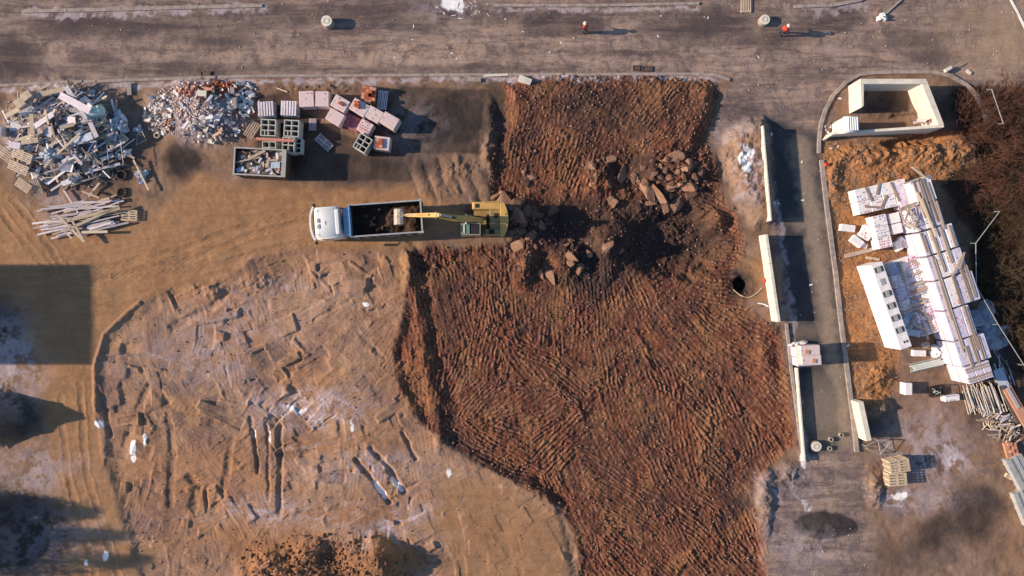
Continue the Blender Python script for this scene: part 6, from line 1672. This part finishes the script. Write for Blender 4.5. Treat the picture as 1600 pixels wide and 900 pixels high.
# ------------------------------------------------------------------ bits by the road
board('beam', 775, 118, -3, 1.9, .16, .12, 'concrete', 'pale concrete beam lying along the kerb above the dark ground patch', None, cat='beam')
carton(820, 127, 20, 1.05, .5, .35, 'concrete', 'pale oblong block lying beside the kerb at the corner of the striped clay')
carton(743, 125, 4, .9, .35, .15, 'concrete_old', 'flat grey block beside the kerb above the dark ground patch')
board('plank', 441, 141, 20, .9, .1, .06, 'wood_pale', 'short pale batten above the leftmost wrapped brick pack', None, cat='plank')
board('slab', 202, 139, 88, 1.0, .35, .1, 'concrete_old', 'grey slab bridging from the kerb between the two heaps', None, z=.1, cat='slab')
board('rail', 1401, 6, -42, 2.4, .12, .12, 'metal_grey', 'thin grey rail lying at the upper right road end', None, cat='rail')
crumple('plastic_sheet', 1377, 28, .4, .3, .4, 'film_white', 'small pale heap at the end of the thin rail on the road', 41, 'bag')
board('concrete_piece', 1481, 108, -30, .6, .25, .2, 'concrete', 'small pale concrete piece on the curved kerb', None, z=.3, cat='concrete piece')
board('concrete_piece', 1513, 113, 35, .4, .2, .15, 'concrete', 'tiny white piece right of the curved kerb', None, cat='concrete piece')
board('rail', 1491, 103, -28, 1.2, .05, .05, 'metal_grey', 'thin rod between the two small concrete pieces', None, z=.3, cat='rod')
for _ in range(30):
    px = 735 + rnd.gauss(0, 14); py = 14 + rnd.gauss(0, 9)
    board('litter', px, py, rnd.uniform(0, 180), rnd.uniform(.1, .4), .06, .03, rnd.choice(['film_white', 'wood_grey', 'wood_dark']), 'small litter piece beside the snow patch on the road', 'litter beside the snow patch', cat='litter')
for px, py in [(1289, 198), (1290, 203), (1294, 207), (1298, 198), (1312, 154), (1298, 232), (1310, 229), (1205, 210), (1253, 253), (1254, 313), (1267, 445), (1216, 318), (1325, 540)]:
    board('litter', px, py, rnd.uniform(0, 180), rnd.uniform(.15, .3), .12, .06, 'film_white', 'small white litter piece along the side road', 'litter along the side road', cat='litter')
for i in range(16):
    px = rnd.uniform(1080, 1200); py = rnd.uniform(8, 60)
    board('litter', rnd.uniform(600, 1400), rnd.uniform(15, 108), rnd.uniform(0, 180), rnd.uniform(.1, .25), .08, .04, 'film_white', 'tiny pale litter piece on the dirt road', 'litter on the dirt road', cat='litter')

# ------------------------------------------------------------------ site fence
def fence(pts, label, hh=2.0, wire=True):
    V_ = [P(x, y, hh) for x, y in pts]; c_ = sum(V_, Vector()) / len(V_)
    t = empty('site_fence', (c_.x, c_.y, 0)); tag(t, label, 'fence')
    for v in V_:
        g_ = gz(v.x, v.y)
        MB().tube((v.x - c_.x, v.y - c_.y, g_ - .2), (v.x - c_.x, v.y - c_.y, g_ + hh), .035, n=8).build('post', M['metal_dark'], t)
        MB().box((v.x - c_.x - .2, v.y - c_.y, g_ + hh), (.45, .06, .05)).build('post_arm', M['metal_grey'], t)
    for a, b_ in zip(V_[:-1], V_[1:]):
        ga, gb = gz(a.x, a.y), gz(b_.x, b_.y); o_ = Vector((c_.x, c_.y, 0))
        A_ = Vector((a.x, a.y, ga)) - o_; B_ = Vector((b_.x, b_.y, gb)) - o_
        for hz in (.15, hh - .02):
            MB().tube(A_ + Vector((0, 0, hz)), B_ + Vector((0, 0, hz)), .03 if hz > 1.5 else .014, n=6).build('rail', M['metal_grey' if hz > 1.5 else 'metal_dark'], t)
        n_ = int((B_ - A_).length / .25); m = MB()
        for k in range(1, n_):
            q_ = A_.lerp(B_, k / n_); m.box((q_.x, q_.y, q_.z + hh / 2), (.008, .008, hh - .1))
        m.build('mesh_wire', M['dark'], t)
    return t
fence([(1565, 330), (1525, 380), (1525.5, 447), (1560, 507), (1600, 570), (1640, 640), (1680, 760)], 'thin metal fence zigzagging behind the long stack along the dark brush')
fence([(1554, 138), (1572, 192)], 'short detached length of thin metal fence beside the enclosure shadow', 1.6)

# ------------------------------------------------------------------ bare shrubs
def shrub_mesh(seed, nb, hh, spread, mat):
    r = random.Random(seed); m = MB()
    def tw(a, d, L_, r_, dep):
        b_ = a + d * L_; m.tube(a, b_, r_, r_ * .6, 3, caps=False)
        if dep == 0: return
        for _ in range(3 if dep > 1 else 3):
            nd = (d + Vector((r.gauss(0, .45), r.gauss(0, .45), r.gauss(.05, .3)))).normalized()
            tw(a.lerp(b_, r.uniform(.5, 1)), nd, L_ * r.uniform(.55, .9), r_ * .62, dep - 1)
    for _ in range(nb):
        a = r.uniform(0, 6.28); s_ = r.uniform(.1, spread)
        d = Vector((math.cos(a) * s_, math.sin(a) * s_, 1)).normalized()
        tw(Vector((math.cos(a) * .12, math.sin(a) * .12, -.1)), d, hh * r.uniform(.3, .45), .022, 3)
    return m.mesh('branches', M[mat]), MB().tube((0, 0, -.2), (0, 0, .3), .09, .06, 7).mesh('stem', M[mat])
SH = {mt: [shrub_mesh(50 + i, 13, 2.3, 1.3, mt) for i in range(3)] for mt in ('twig_red', 'twig_brown')}
sp = []
for _ in range(1200):
    px = rnd.uniform(1495, 1650); py = rnd.uniform(150, 640)
    d = float(samp(sdf_brush, np.array([px]), np.array([py]))[0]) if 'sdf_brush' in globals() else 1
    if d < 6: continue
    if any((px - a) ** 2 + (py - b_) ** 2 < 21 ** 2 for a, b_, _ in sp): continue
    sp.append((px, py, 0))
sp.sort(key=lambda q_: q_[1])
for i, (px, py, _) in enumerate(sp):
    red = (py < 330 and rnd.random() < .85) or rnd.random() < .15
    mt = 'twig_red' if red else 'twig_brown'
    g_ = G(px, py); sc = rnd.uniform(.6, 1.15)
    t = empty('bare_shrub', (g_.x, g_.y, g_.z), rnd.uniform(0, 6)); t.scale = (sc * 1.15, sc * 1.15, sc)
    where = 'above the fence corner' if py < 330 else 'between the fence and the right edge'
    tag(t, f'leafless {"reddish" if red else "brown"} shrub in the dark brush {where}', 'shrub', f'{"reddish" if red else "brown"} shrubs {where}')
    b0, s0 = rnd.choice(SH[mt]); inst('branches', b0, t); inst('stem', s0, t)
# dry grass tufts
def tufts(nn, F, box_, label, mat, h0=.12):
    V_ = []; Fc = []
    k = 0
    while k < nn:
        px = rnd.uniform(box_[0], box_[1]); py = rnd.uniform(box_[2], box_[3])
        if float(samp(F, np.array([px]), np.array([py]))[0]) < 0: continue
        if float(vn(np.array(px / 25.), np.array(py / 25.), 130)) < .45: k += .2; continue
        g_ = G(px, py)
        for _ in range(7):
            a = rnd.uniform(0, 6.28); L_ = h0 * rnd.uniform(.5, 2); w_ = .012
            d = Vector((math.cos(a), math.sin(a), 0)); n_ = Vector((-d.y, d.x, 0)) * w_
            b0 = g_ + d * .02; t0 = g_ + d * L_ + Vector((0, 0, L_ * .8)); i0 = len(V_)
            V_ += [b0 - n_, b0 + n_, t0]; Fc.append((i0, i0 + 1, i0 + 2))
        k += 1
    me_ = bpy.data.meshes.new('dry_grass'); me_.from_pydata([tuple(v) for v in V_], [], Fc); me_.materials.append(M[mat])
    o = bpy.data.objects.new('dry_grass', me_); COL.objects.link(o); tag(o, label, 'grass', kind='stuff')
tufts(3500, sdf_brush, (1490, 1660, 150, 640), 'dry grass and litter under the brush', 'twig_brown', .25)
tufts(1500, sdf(orange_pts), (1285, 1530, 205, 640), 'dry grass tufts on the orange soil', 'wood', .10)
